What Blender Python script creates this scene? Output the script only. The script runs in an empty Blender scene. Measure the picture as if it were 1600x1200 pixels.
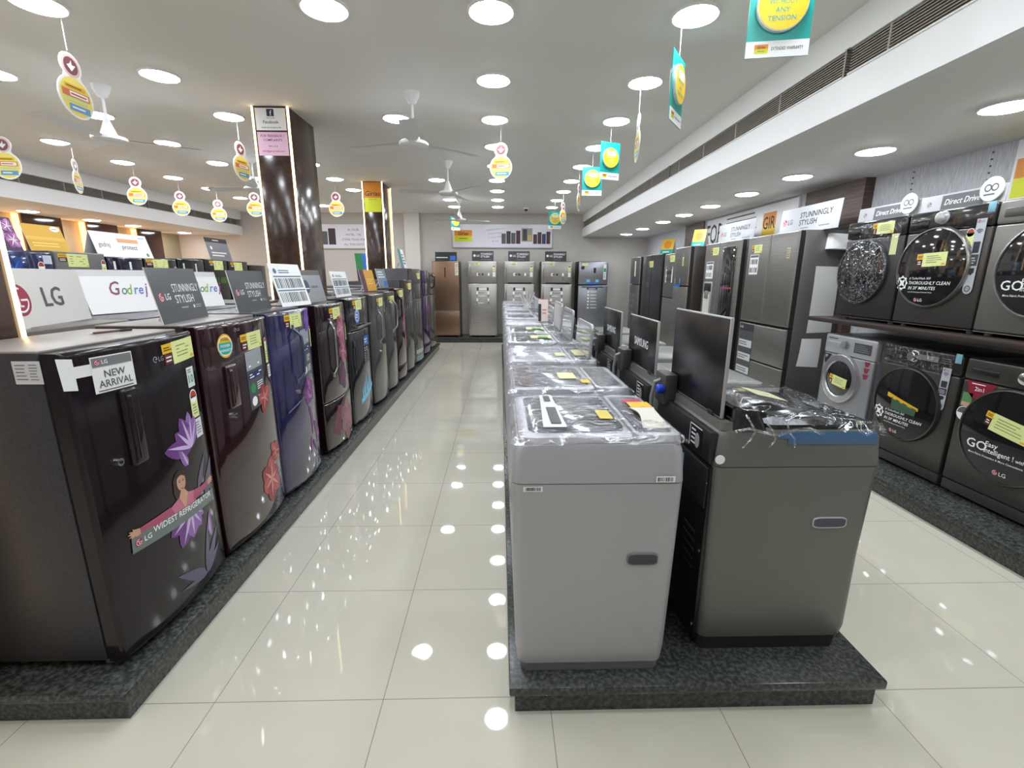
import bpy, bmesh, math, random
from mathutils import Vector, Matrix
R = math.radians
PI = math.pi
random.seed(7)
SC = bpy.context.scene
COL = SC.collection

# ------------------------------------------------------------------ camera
def make_camera():
    p, y, r = R(13.144), R(1.487), R(-0.224)
    fw = Vector((math.sin(y)*math.cos(p), math.cos(y)*math.cos(p), -math.sin(p)))
    ri = Vector((math.cos(y), -math.sin(y), 0))
    dn = fw.cross(ri)
    ri2 = math.cos(r)*ri + math.sin(r)*dn
    dn2 = -math.sin(r)*ri + math.cos(r)*dn
    cd = bpy.data.cameras.new('camera')
    cd.sensor_fit = 'HORIZONTAL'; cd.sensor_width = 36.0
    cd.lens = 36.0*720.24/1600.0
    cd.clip_start = 0.05; cd.clip_end = 60
    co = bpy.data.objects.new('camera', cd)
    COL.objects.link(co)
    m = Matrix((ri2, -dn2, -fw)).transposed().to_4x4()
    m.translation = Vector((0, 0, 1.46))
    co.matrix_world = m
    SC.camera = co
make_camera()

# ------------------------------------------------------------------ world and exposure
W = bpy.data.worlds.new('world'); SC.world = W; W.use_nodes = True
W.node_tree.nodes['Background'].inputs[0].default_value = (0.8, 0.85, 0.9, 1)
W.node_tree.nodes['Background'].inputs[1].default_value = 0.15
SC.view_settings.view_transform = 'Standard'
SC.view_settings.look = 'None'
SC.view_settings.gamma = 1
SC.view_settings.exposure = 0.17
SC.view_settings.use_curve_mapping = False
LAMP = 45.0          # downlight diffuser strength
LAMP_LOW = 50.0      # downlights in the lowered ceiling
STRIP = 4.5          # warm strips on the pillars
HC = 2.83            # ceiling height
HS = 2.34            # lowered ceiling height

# ------------------------------------------------------------------ materials
def lin(h):
    h = h.lstrip('#')
    o = []
    for i in (0, 2, 4):
        c = int(h[i:i+2], 16)/255
        o.append(c/12.92 if c <= 0.04045 else ((c+0.055)/1.055)**2.4)
    return (*o, 1)
_m = {}
def M(hexc, rough=0.5, metal=0.0, coat=0.0, emit=0.0, spec=0.5):
    k = (hexc, rough, metal, coat, emit, spec)
    if k in _m: return _m[k]
    m = bpy.data.materials.new('paint_%s_%d' % (hexc.lstrip('#'), len(_m)))
    m.use_nodes = True
    b = m.node_tree.nodes['Principled BSDF']
    b.inputs['Base Color'].default_value = lin(hexc)
    b.inputs['Roughness'].default_value = rough
    b.inputs['Metallic'].default_value = metal
    b.inputs['Specular IOR Level'].default_value = spec
    b.inputs['Coat Weight'].default_value = coat
    b.inputs['Coat Roughness'].default_value = 0.04
    if emit:
        b.inputs['Emission Color'].default_value = lin(hexc)
        b.inputs['Emission Strength'].default_value = emit
    _m[k] = m
    return m
def nodes(name):
    m = bpy.data.materials.new(name); m.use_nodes = True
    nt = m.node_tree
    return m, nt, nt.nodes, nt.links, nt.nodes['Principled BSDF']
def nmat(name, c1, c2, scale=(1, 1, 1), nscale=20, detail=6, rough=0.4, metal=0, lo=0.35, hi=0.65, bump=0, coat=0, rdist=0):
    m, nt, N, L, b = nodes(name)
    tc = N.new('ShaderNodeTexCoord'); mp = N.new('ShaderNodeMapping')
    mp.inputs['Scale'].default_value = scale
    L.new(tc.outputs['Object'], mp.inputs['Vector'])
    nz = N.new('ShaderNodeTexNoise'); nz.inputs['Scale'].default_value = nscale
    nz.inputs['Detail'].default_value = detail; nz.inputs['Distortion'].default_value = rdist
    L.new(mp.outputs[0], nz.inputs['Vector'])
    cr = N.new('ShaderNodeValToRGB')
    cr.color_ramp.elements[0].position = lo; cr.color_ramp.elements[0].color = lin(c1)
    cr.color_ramp.elements[1].position = hi; cr.color_ramp.elements[1].color = lin(c2)
    L.new(nz.outputs['Fac'], cr.inputs['Fac']); L.new(cr.outputs['Color'], b.inputs['Base Color'])
    b.inputs['Roughness'].default_value = rough; b.inputs['Metallic'].default_value = metal
    b.inputs['Coat Weight'].default_value = coat; b.inputs['Coat Roughness'].default_value = 0.05
    if bump:
        bp = N.new('ShaderNodeBump'); bp.inputs['Strength'].default_value = bump; bp.inputs['Distance'].default_value = 0.002
        L.new(nz.outputs['Fac'], bp.inputs['Height']); L.new(bp.outputs[0], b.inputs['Normal'])
    return m
def floor_mat():
    m, nt, N, L, b = nodes('polished_tile')
    tc = N.new('ShaderNodeTexCoord'); sp = N.new('ShaderNodeSeparateXYZ')
    L.new(tc.outputs['Object'], sp.inputs[0])
    def joint(out, off, s):
        a = N.new('ShaderNodeMath'); a.operation = 'SUBTRACT'; L.new(out, a.inputs[0]); a.inputs[1].default_value = off
        d = N.new('ShaderNodeMath'); d.operation = 'DIVIDE'; L.new(a.outputs[0], d.inputs[0]); d.inputs[1].default_value = s
        f = N.new('ShaderNodeMath'); f.operation = 'FRACT'; L.new(d.outputs[0], f.inputs[0])
        g = N.new('ShaderNodeMath'); g.operation = 'SUBTRACT'; L.new(f.outputs[0], g.inputs[0]); g.inputs[1].default_value = 0.5
        h = N.new('ShaderNodeMath'); h.operation = 'ABSOLUTE'; L.new(g.outputs[0], h.inputs[0])
        c = N.new('ShaderNodeMath'); c.operation = 'GREATER_THAN'; L.new(h.outputs[0], c.inputs[0]); c.inputs[1].default_value = 0.5-0.0026
        return c.outputs[0]
    j1 = joint(sp.outputs['X'], -0.416, 0.588); j2 = joint(sp.outputs['Y'], 1.346, 0.584)
    mx = N.new('ShaderNodeMath'); mx.operation = 'MAXIMUM'; L.new(j1, mx.inputs[0]); L.new(j2, mx.inputs[1])
    nz = N.new('ShaderNodeTexNoise'); nz.inputs['Scale'].default_value = 1.3; nz.inputs['Detail'].default_value = 5
    L.new(tc.outputs['Object'], nz.inputs['Vector'])
    cr = N.new('ShaderNodeValToRGB')
    cr.color_ramp.elements[0].position = .3; cr.color_ramp.elements[0].color = lin('#c6c2b2')
    cr.color_ramp.elements[1].position = .7; cr.color_ramp.elements[1].color = lin('#cecabb')
    L.new(nz.outputs['Fac'], cr.inputs['Fac'])
    mix = N.new('ShaderNodeMix'); mix.data_type = 'RGBA'
    L.new(mx.outputs[0], mix.inputs['Factor']); L.new(cr.outputs['Color'], mix.inputs['A']); mix.inputs['B'].default_value = lin('#8f8b80')
    L.new(mix.outputs['Result'], b.inputs['Base Color'])
    b.inputs['Roughness'].default_value = 0.03
    b.inputs['Specular IOR Level'].default_value = 0.5
    return m
def wrap_mat(lo, hi):
    m, nt, N, L, b = nodes('clear_film')
    N.remove(b)
    out = [n for n in N if n.type == 'OUTPUT_MATERIAL'][0]
    tc = N.new('ShaderNodeTexCoord'); mp = N.new('ShaderNodeMapping'); mp.inputs['Scale'].default_value = (1.0, 0.45, 1)
    mp.inputs['Rotation'].default_value = (0, 0, 0.5)
    L.new(tc.outputs['Object'], mp.inputs[0])
    nz = N.new('ShaderNodeTexNoise'); nz.inputs['Scale'].default_value = 30; nz.inputs['Detail'].default_value = 5; nz.inputs['Distortion'].default_value = 1.6
    L.new(mp.outputs[0], nz.inputs['Vector'])
    bp = N.new('ShaderNodeBump'); bp.inputs['Strength'].default_value = 0.9; bp.inputs['Distance'].default_value = 0.012
    L.new(nz.outputs['Fac'], bp.inputs['Height'])
    gl = N.new('ShaderNodeBsdfGlossy'); gl.inputs['Roughness'].default_value = 0.12; gl.inputs['Color'].default_value = (.95, .97, 1, 1)
    L.new(bp.outputs[0], gl.inputs['Normal'])
    tr = N.new('ShaderNodeBsdfTransparent'); tr.inputs['Color'].default_value = (.97, .97, .98, 1)
    nz2 = N.new('ShaderNodeTexNoise'); nz2.inputs['Scale'].default_value = 13; nz2.inputs['Detail'].default_value = 3; nz2.inputs['Distortion'].default_value = 2.5
    L.new(mp.outputs[0], nz2.inputs['Vector'])
    cr = N.new('ShaderNodeValToRGB'); e = cr.color_ramp.elements
    e[0].position = .40; e[0].color = (lo, lo, lo, 1); e[1].position = .66; e[1].color = (lo*1.6, lo*1.6, lo*1.6, 1)
    for p, c in ((.475, lo*1.3), (.50, hi), (.525, lo*1.3)):
        q = e.new(p); q.color = (c, c, c, 1)
    L.new(nz2.outputs['Fac'], cr.inputs['Fac'])
    mx = N.new('ShaderNodeMixShader'); L.new(cr.outputs['Color'], mx.inputs[0]); L.new(tr.outputs[0], mx.inputs[1]); L.new(gl.outputs[0], mx.inputs[2])
    L.new(mx.outputs[0], out.inputs['Surface'])
    return m
def brushed(name, c1, c2, rough=0.3, metal=0.85):
    return nmat(name, c1, c2, scale=(1, 1, 60), nscale=3, detail=3, rough=rough, metal=metal, lo=.3, hi=.7)
FLOOR = floor_mat()
WRAP = wrap_mat(.085, .75)
WRAP2 = wrap_mat(.012, .55)
GRAN = nmat('granite', '#2b2e2d', '#585b57', nscale=70, detail=8, rough=0.22, lo=.42, hi=.72)
MARBLE = nmat('brown_marble', '#33251f', '#554238', nscale=5, detail=9, rough=0.15, lo=.38, hi=.8, rdist=1.6)
WOOD = nmat('dark_laminate', '#3b2b24', '#57443a', scale=(1, 1, 14), nscale=4, rough=0.45)
WOODH = nmat('walnut_laminate', '#4c3c33', '#6a564a', scale=(1, 1, 22), nscale=3, rough=0.5)
GLOSSBROWN = nmat('gloss_brown_panel', '#3a2620', '#4a332b', nscale=3, rough=0.1)
GREYWOOD = nmat('grey_wallpaper', '#b4b6ba', '#d2d3d7', scale=(14, 14, 1.2), nscale=9, detail=7, rough=0.75)
CEIL = M('#edece8', 0.8); WALL = M('#c6c1ba', 0.75); WHITE = M('#eeeeee', 0.45); SOFF = M('#ececea', 0.75)
CREAM = M('#a3977c', 0.6)
BLACK = M('#0c0c0d', 0.35); BLACKG = M('#0a0a0c', 0.06, coat=1.0); DARKP = M('#1b1b1d', 0.5)
CHROME = M('#d8d8da', 0.15, 1.0); STEELP = M('#a9a9ad', 0.3, .9)
STEEL = brushed('brushed_steel', '#a09d98', '#bab7b2', 0.34)
STEELD = brushed('dark_steel', '#83817e', '#989692', 0.38)
STEELBR = brushed('bronze_steel', '#846a57', '#957a66', 0.32)
BSTEEL = M('#7e7974', 0.3, 0.85)
PAPER = M('#e9e9e6', 0.55); PAPER2 = M('#f4f4f4', 0.5); INK = M('#2b2b2f', 0.6); GREYINK = M('#6a6c70', 0.6)
TAGY = M('#e6b51e', 0.5); TAGG = M('#dfe79c', 0.5); TAGM = M('#5a1a22', 0.5); LGRED = M('#b0194c', 0.45)
TEAL = M('#12a79f', 0.4); YEL = M('#f2c81c', 0.4); PINKP = M('#efc3dc', 0.5); ORANGE = M('#e08c1a', 0.45); LIME = M('#d9e021', 0.45)
SIL = M('#aeaeb2', 0.38, 0.25); SILD = M('#8d8d92', 0.4, 0.25); GREYP = M('#77777a', 0.45)
GUN = M('#70716b', 0.32, 0.35); GUND = M('#332f2e', 0.4, 0.2)
LEDC = M('#f1f7ff', 0.5, emit=LAMP); LEDC2 = M('#f3f8ff', 0.5, emit=LAMP_LOW)
WARM = M('#ffdca6', 0.5, emit=STRIP); WARM2 = M('#ffb765', 0.5, emit=4.5)
BLUE = M('#2f6fd0', 0.4); BLUED = M('#1d2f6a', 0.4); GREEN = M('#2e8a53', 0.5); SKYB = M('#6fc4ea', 0.4)

# ------------------------------------------------------------------ mesh builder
def ident(x, y, z): return (x, y, z)
class MB:
    def __init__(s):
        s.v = []; s.f = []; s.m = []; s.mats = []
    def mi(s, mat):
        if mat not in s.mats: s.mats.append(mat)
        return s.mats.index(mat)
    def add(s, vs, fs, mat, xf=None):
        o = len(s.v); k = s.mi(mat)
        s.v += [xf(*v) for v in vs] if xf else [tuple(v) for v in vs]
        for f in fs:
            s.f.append(tuple(i+o for i in f)); s.m.append(k)
    def bm(s, b, mat, xf=None):
        b.verts.ensure_lookup_table()
        for i, v in enumerate(b.verts): v.index = i
        s.add([tuple(v.co) for v in b.verts], [[v.index for v in f.verts] for f in b.faces], mat, xf)
        b.free()
    def box(s, x0, x1, y0, y1, z0, z1, mat, r=0.0, seg=2, xf=None):
        if r <= 0:
            vs = [(x, y, z) for x in (x0, x1) for y in (y0, y1) for z in (z0, z1)]
            fs = [(0, 1, 3, 2), (4, 6, 7, 5), (0, 4, 5, 1), (2, 3, 7, 6), (0, 2, 6, 4), (1, 5, 7, 3)]
            s.add(vs, fs, mat, xf); return
        b = bmesh.new(); bmesh.ops.create_cube(b, size=1)
        for v in b.verts:
            v.co = Vector(((x0+x1)/2+v.co.x*(x1-x0), (y0+y1)/2+v.co.y*(y1-y0), (z0+z1)/2+v.co.z*(z1-z0)))
        r = min(r, .49*min(x1-x0, y1-y0, z1-z0))
        bmesh.ops.bevel(b, geom=b.edges[:], offset=r, segments=seg, affect='EDGES', profile=0.5)
        s.bm(b, mat, xf)
    def cyl(s, c, axis, r, h, mat, n=20, r2=None, xf=None):
        """from c along axis (0,1,2) for h"""
        r2 = r if r2 is None else r2
        vs = []
        for k in (0, 1):
            for i in range(n):
                a = 2*PI*i/n; rr = (r, r2)[k]
                p = [0, 0, 0]; p[axis] = h*k; p[(axis+1) % 3] = rr*math.cos(a); p[(axis+2) % 3] = rr*math.sin(a)
                vs.append((c[0]+p[0], c[1]+p[1], c[2]+p[2]))
        fs = [(i, (i+1) % n, n+(i+1) % n, n+i) for i in range(n)]
        fs += [tuple(range(n-1, -1, -1)), tuple(range(n, 2*n))]
        s.add(vs, fs, mat, xf)
    def lathe(s, prof, c, axis, mat, n=32, xf=None, close=False):
        """prof [(r,h)] around axis through c"""
        vs = []
        for r, h in prof:
            for i in range(n):
                a = 2*PI*i/n
                p = [0, 0, 0]; p[axis] = h; p[(axis+1) % 3] = r*math.cos(a); p[(axis+2) % 3] = r*math.sin(a)
                vs.append((c[0]+p[0], c[1]+p[1], c[2]+p[2]))
        fs = []
        m = len(prof)
        for k in range(m if close else m-1):
            k2 = (k+1) % m
            for i in range(n):
                j = (i+1) % n
                fs.append((k*n+i, k*n+j, k2*n+j, k2*n+i))
        s.add(vs, fs, mat, xf)
    def tube(s, pts, r, mat, n=8, xf=None):
        pts = [Vector(p) for p in pts]
        vs = []; up = None
        for i, p in enumerate(pts):
            t = (pts[min(i+1, len(pts)-1)]-pts[max(i-1, 0)]).normalized()
            if up is None:
                up = Vector((0, 0, 1)) if abs(t.z) < .9 else Vector((1, 0, 0))
            a = t.cross(up)
            if a.length < 1e-6: a = t.orthogonal()
            a.normalize(); b = a.cross(t).normalized(); up = b
            for k in range(n):
                an = 2*PI*k/n
                vs.append(tuple(p+a*r*math.cos(an)+b*r*math.sin(an)))
        fs = []
        for i in range(len(pts)-1):
            for k in range(n):
                fs.append((i*n+k, i*n+(k+1) % n, (i+1)*n+(k+1) % n, (i+1)*n+k))
        fs += [tuple(range(n-1, -1, -1)), tuple(range((len(pts)-1)*n, len(pts)*n))]
        s.add(vs, fs, mat, xf)
    def loft(s, secs, mat, xf=None, seg=5, caps=True):
        """secs: (z,x0,x1,y0,y1,r) rounded rectangles"""
        vs = []; n = 4*(seg+1)
        for z, x0, x1, y0, y1, r in secs:
            for cx, cy, a0 in ((x1-r, y1-r, 0), (x0+r, y1-r, PI/2), (x0+r, y0+r, PI), (x1-r, y0+r, 1.5*PI)):
                for k in range(seg+1):
                    a = a0+PI/2*k/seg
                    vs.append((cx+r*math.cos(a), cy+r*math.sin(a), z))
        fs = []
        for q in range(len(secs)-1):
            for i in range(n):
                j = (i+1) % n
                fs.append((q*n+i, q*n+j, (q+1)*n+j, (q+1)*n+i))
        if caps:
            fs += [tuple(range(n-1, -1, -1)), tuple(range((len(secs)-1)*n, len(secs)*n))]
        s.add(vs, fs, mat, xf)
    def build(s, name, parent=None, loc=None, rz=0.0, sharp=38):
        me = bpy.data.meshes.new(name)
        me.from_pydata(s.v, [], s.f)
        for m in s.mats: me.materials.append(m)
        me.polygons.foreach_set('material_index', s.m)
        me.polygons.foreach_set('use_smooth', [True]*len(s.f))
        me.update()
        me.set_sharp_from_angle(angle=R(sharp))
        o = bpy.data.objects.new(name, me); COL.objects.link(o)
        if parent is not None: o.parent = parent
        if loc is not None: o.location = loc; o.rotation_euler = (0, 0, rz)
        return o
def tag(o, label, cat, group=None, kind=None):
    if label: o['label'] = label
    if cat: o['category'] = cat
    if group: o['group'] = group
    if kind: o['kind'] = kind
    return o
def thing(name, label, cat, loc, rz=0.0, group=None):
    o = bpy.data.objects.new(name, None); COL.objects.link(o)
    o.empty_display_size = .1
    o.location = loc; o.rotation_euler = (0, 0, rz)
    return tag(o, label, cat, group)
def struct(o, label=None, cat=None):
    o['kind'] = 'structure'
    if label: o['label'] = label
    if cat: o['category'] = cat
    return o
def dup(root, loc, label, rz=None):
    r = root.copy(); COL.objects.link(r); r.location = loc
    if rz is not None: r.rotation_euler = (0, 0, rz)
    r['label'] = label
    for ch in list(root.children):
        c = ch.copy(); COL.objects.link(c); c.parent = r
        for g in list(ch.children):
            d = g.copy(); COL.objects.link(d); d.parent = c
    return r

# ------------------------------------------------------------------ flat drawing on a surface F(u, v, lift)
def d_poly(mb, F, pts, l, mat):
    cu = sum(p[0] for p in pts)/len(pts); cv = sum(p[1] for p in pts)/len(pts)
    vs = [(cu, cv)]+list(pts); n = len(pts)
    mb.add([F(u, v, l) for u, v in vs], [(0, 1+i, 1+(i+1) % n) for i in range(n)], mat)
def d_rect(mb, F, u0, u1, v0, v1, l, mat, nu=1):
    vs = []
    for i in range(nu+1):
        u = u0+(u1-u0)*i/nu
        vs += [F(u, v0, l), F(u, v1, l)]
    mb.add(vs, [(2*i, 2*i+2, 2*i+3, 2*i+1) for i in range(nu)], mat)
def d_quad(mb, F, a, b, c, d, l, mat, n=1):
    """a,b bottom left/right, c,d top right/left"""
    vs = []
    for i in range(n+1):
        t = i/n
        vs += [F(a[0]+(b[0]-a[0])*t, a[1]+(b[1]-a[1])*t, l), F(d[0]+(c[0]-d[0])*t, d[1]+(c[1]-d[1])*t, l)]
    mb.add(vs, [(2*i, 2*i+2, 2*i+3, 2*i+1) for i in range(n)], mat)
def d_circ(mb, F, cu, cv, ru, l, mat, rv=None, n=24, a0=0, a1=360):
    rv = rv or ru
    full = abs(a1-a0) >= 360
    k = n if full else n+1
    d_poly(mb, F, [(cu+ru*math.cos(R(a0+(a1-a0)*i/n)), cv+rv*math.sin(R(a0+(a1-a0)*i/n))) for i in range(k)], l, mat)
def d_ring(mb, F, cu, cv, r0, r1, l, mat, a0=0, a1=360, n=24, sq=1.0):
    vs = []
    for i in range(n+1):
        a = R(a0+(a1-a0)*i/n)
        vs += [F(cu+r0*math.cos(a), cv+sq*r0*math.sin(a), l), F(cu+r1*math.cos(a), cv+sq*r1*math.sin(a), l)]
    mb.add(vs, [(2*i, 2*i+1, 2*i+3, 2*i+2) for i in range(n)], mat)
_t = {}
def glyphs(st, bold, shear):
    k = (st, bold, shear)
    if k in _t: return _t[k]
    cu = bpy.data.curves.new('t', 'FONT'); cu.body = st; cu.size = 1; cu.resolution_u = 2; cu.shear = shear
    cu.offset = 0.009 if bold else 0
    o = bpy.data.objects.new('t', cu); COL.objects.link(o)
    dg = bpy.context.evaluated_depsgraph_get(); dg.update()
    me = o.evaluated_get(dg).to_mesh()
    vs = [(v.co.x, v.co.y) for v in me.vertices]; fs = [tuple(p.vertices) for p in me.polygons]
    o.evaluated_get(dg).to_mesh_clear()
    bpy.data.objects.remove(o); bpy.data.curves.remove(cu)
    x0 = min(v[0] for v in vs); x1 = max(v[0] for v in vs); y0 = min(v[1] for v in vs); y1 = max(v[1] for v in vs)
    _t[k] = (vs, fs, x0, x1, y0, y1)
    return _t[k]
def d_text(mb, F, st, u, v, h, l, mat, align='c', bold=True, maxw=None, rot=0.0, shear=0.0, sx=1.0):
    """h = cap height; v = baseline"""
    vs, fs, x0, x1, y0, y1 = glyphs(st, bold, shear)
    s = h/0.73; s_x = s*sx
    w = (x1-x0)*s_x
    if maxw and w > maxw: s_x *= maxw/w; w = maxw
    off = {'c': -w/2, 'l': 0, 'r': -w}[align]
    ca, sa = math.cos(R(rot)), math.sin(R(rot))
    out = []
    for x, y in vs:
        a = (x-x0)*s_x+off; b = y*s
        out.append(F(u+a*ca-b*sa, v+a*sa+b*ca, l))
    mb.add(out, fs, mat)
    return w
def d_lines(mb, F, u0, u1, v0, v1, n, l, mat, fill=.45, rag=True):
    st = (v1-v0)/n
    for i in range(n):
        a = v1-(i+.5)*st
        e = u1-(random.random()*.35*(u1-u0) if rag else 0)
        d_rect(mb, F, u0, e, a-st*fill/2, a+st*fill/2, l, mat)
def d_bars(mb, F, u0, u1, v0, v1, l, mat, n=18):
    x = u0; st = (u1-u0)/n
    for i in range(n):
        d_rect(mb, F, x, x+st*random.uniform(.25, .75), v0, v1, l, mat); x += st
def d_lglogo(mb, F, u, v, r, l, disc=None, line=None):
    disc = disc or LGRED; line = line or PAPER2
    d_circ(mb, F, u, v, r, l, disc)
    d_ring(mb, F, u, v, r*.68, r*.80, l+.0004, line, 0, -290)
    d_rect(mb, F, u+r*.12, u+r*.74, v-r*.06, v+r*.06, l+.0004, line)
    d_rect(mb, F, u-r*.12, u-r*.0, v-r*.45, v+r*.45, l+.0004, line)
    d_rect(mb, F, u-r*.12, u+r*.25, v-r*.45, v-r*.33, l+.0004, line)
    d_circ(mb, F, u-r*.36, v+r*.32, r*.11, l+.0004, line, n=10)
def d_girias(mb, F, u, v, w, l):
    """orange over yellow badge with dark script"""
    h = w*.62
    d_rect(mb, F, u-w/2, u+w/2, v, v+h/2, l, ORANGE); d_rect(mb, F, u-w/2, u+w/2, v-h/2, v, l, LIME)
    d_rect(mb, F, u-w/2, u+w/2, v-h*.06, v+h*.02, l+.0004, YEL)
    d_text(mb, F, 'Girias', u, v+h*.07, h*.3, l+.0008, M('#2a1a10', .6), maxw=w*.9, shear=.2)
    d_lines(mb, F, u-w*.25, u+w*.25, v-h*.3, v-h*.18, 1, l+.0008, M('#5a4a10', .6), rag=False)
def petal(cu, cv, ang, ln, wd, tip=.62, n=7, pw=.9):
    a = R(ang); ca, sa = math.cos(a), math.sin(a); p = []
    for i in range(n+1):
        t = i/n; w = wd*math.sin(PI*t**tip*1.0)**pw if 0 < t < 1 else 0
        p.append((t*ln, w/2))
    q = p+[(x, -y) for x, y in reversed(p[1:-1])]
    return [(cu+x*ca-y*sa, cv+x*sa+y*ca) for x, y in q]
def d_flower(mb, F, cu, cv, r, cols, l, n=6, a0=0, wd=.78):
    for i in range(n):
        a = a0+360*i/n
        k = .85+.3*((i*37) % 10)/10
        d_poly(mb, F, petal(cu, cv, a, r*k, r*wd, 1.15, 9, .55), l+.00015*i, cols[i % 2])
        d_poly(mb, F, petal(cu, cv, a, r*k*.8, r*wd*.16), l+.00015*i+.0012, cols[2])
def d_tag(mb, F, u, v, w=.15, h=.085, rot=0, side=.07):
    """yellow and maroon flag with a pale green price slip; u,v = top left"""
    ca, sa = math.cos(R(rot)), math.sin(R(rot))
    G = lambda a, b, l: F(u+a*ca-b*sa, v+a*sa+b*ca, l)
    d_rect(mb, G, 0, side, -.036, 0, .0002, TAGY); d_lines(mb, G, .008, side-.006, -.028, -.01, 2, .0008, M('#5b3d0a', .6))
    d_rect(mb, G, .006, side-.01, -.078, -.037, .0002, TAGM); d_lines(mb, G, .014, side-.014, -.072, -.045, 2, .0008, PAPER)
    d_rect(mb, G, side-.008, side+w, -h, .002, .0006, TAGG, 3)
    d_lines(mb, G, side+.02, side+w-.03, -h+.02, -.012, 4, .0012, M('#7c8048', .6), .25)
    d_rect(mb, G, side+w-.03, side+w-.008, -h+.006, -h+.018, .0012, TAGY)
def d_star(mb, F, u, v, w=.052, h=.12):
    """energy star pill; centre bottom u,v"""
    d_rect(mb, F, u-w/2, u+w/2, v, v+h-w/2, .0004, TAGG); d_circ(mb, F, u, v+h-w/2, w/2, .0004, PAPER2)
    d_circ(mb, F, u, v+h-w/2, w*.42, .0008, M('#b5402c', .5), a0=0, a1=180, n=12)
    d_rect(mb, F, u-w*.42, u+w*.42, v+h-w*.62, v+h-w*.5, .0008, M('#3a2a1c', .5))
    d_lines(mb, F, u-w*.3, u+w*.35, v+h*.1, v+h*.5, 4, .0008, GREYINK, .3)
# ------------------------------------------------------------------ room shell
YB, YF, XL, XR = 11.0, -3.2, -7.2, 3.38
mb = MB(); mb.box(XL-.1, XR+.1, YF-.1, YB+.1, -.1, 0, FLOOR); struct(mb.build('floor'), 'glossy cream tiled showroom floor with thin grey joints', 'floor')
mb = MB(); mb.box(XL-.1, XR+.1, YF-.1, YB+.1, HC, HC+.1, CEIL); struct(mb.build('ceiling'), 'flat off-white showroom ceiling holding rows of downlights', 'ceiling')
mb = MB(); mb.box(XL-.1, XR+.1, YB, YB+.1, 0, HC, WALL); struct(mb.build('wall_back'), 'beige wall behind the row of steel fridges', 'wall')
mb = MB(); mb.box(XL-.1, XL, YF, YB, 0, HC, CREAM); struct(mb.build('wall_left'), 'cream wall with brown panels and warm light strips', 'wall')
mb = MB(); mb.box(XR, XR+.1, YF, YB, 0, HC, GREYWOOD); struct(mb.build('wall_right'), 'grey grained wall behind the stacked front loaders', 'wall')
mb = MB(); mb.box(XL-.1, XR+.1, YF-.1, YF, 0, HC, WALL); struct(mb.build('wall_front'), 'plain wall behind the camera', 'wall')
mb = MB(); mb.box(-2.14, -1.81, YB-.12, YB, 0, HC, M('#dcd8d0', .7)); struct(mb.build('trim_3'), 'pale pilaster standing against the beige end wall', 'trim')
SLAT = M('#a39a90', 0.5); SLATD = M('#4f4843', 0.7)
def soffit(name, face, wall, sgn, lab):
    # sgn +1: wall lies at larger x
    a = lambda x: face+sgn*x
    def bx(mb, x0, x1, z0, z1, mat, y0=YF, y1=YB):
        mb.box(min(x0, x1), max(x0, x1), y0, y1, z0, z1, mat)
    mb = MB()
    bx(mb, a(0), a(.05), 2.665, HC, SOFF); bx(mb, a(0), a(.05), HS, 2.525, WHITE); bx(mb, a(.05), wall, HS, HS+.03, SOFF)
    struct(mb.build(name), lab, 'ceiling trim')
    n = 4; L = (YB-0.2)/n
    for k in range(n):
        y0 = .1+k*L; y1 = y0+L-.04
        t = thing('air_vent', ['air conditioning grille in the %s bulkhead, nearest the camera' , 'air conditioning grille in the %s bulkhead, second from the camera', 'air conditioning grille in the %s bulkhead, third from the camera', 'air conditioning grille in the %s bulkhead, nearest the end wall'][k] % ('washing machine side' if sgn > 0 else 'warm lit left wall'), 'air vent', (a(.05), (y0+y1)/2, 2.525), 0, 'bulkhead air grilles')
        h = (y1-y0)/2
        mb = MB(); mb.box(*sorted((sgn*-.012, sgn*-.008)), -h, h, .002, .138, SLATD); mb.build('backing', t)
        mb = MB()
        for q in range(9):
            z = .014+q*.0138
            mb.box(*sorted((sgn*-.044, sgn*-.02)), -h, h, z-.0022, z+.0022, SLAT)
        for q in range(int(2*h/.6)+1):
            y = -h+q*.6
            mb.box(*sorted((sgn*-.045, sgn*-.015)), y, y+.012, .002, .138, SLAT)
        mb.build('slats', t)
        mb = MB()
        for z0, z1 in ((0, .008), (.131, .139)):
            mb.box(*sorted((sgn*-.056, sgn*-.03)), -h, h, z0, z1, SOFF)
        mb.build('frame', t)
soffit('trim_1', 1.88, XR, 1, 'white bulkhead over the washing machine wall')
soffit('trim_2', -5.78, XL, -1, 'white bulkhead over the warm lit left wall')
# wall panels on the right
mb = MB(); mb.box(3.29, XR, 4.37, 5.2, 0, HS, WOODH); struct(mb.build('trim_4'), 'dark walnut wall panel behind the big french door fridge', 'wall panel')
mb = MB(); mb.box(3.31, XR, 5.2, 7.75, 0, HS, M('#b9b9bb', .6)); struct(mb.build('trim_5'), 'pale wall panel behind the printed banner', 'wall panel')
mb = MB(); mb.box(3.29, XR, 7.75, 8.5, 0, HS, WOODH); struct(mb.build('trim_6'), 'brown wall panel above the tall grey fridges', 'wall panel')
mb = MB()
for y in (3.35, 3.97, 2.2):
    for q in range(26):
        mb.cyl((3.374, y, 1.2+q*.044), 0, .006, .006, M('#55565a', .6), 8)
struct(mb.build('trim_7'), 'dotted seams of dark studs on the grey wallpaper', 'wall trim')
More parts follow.
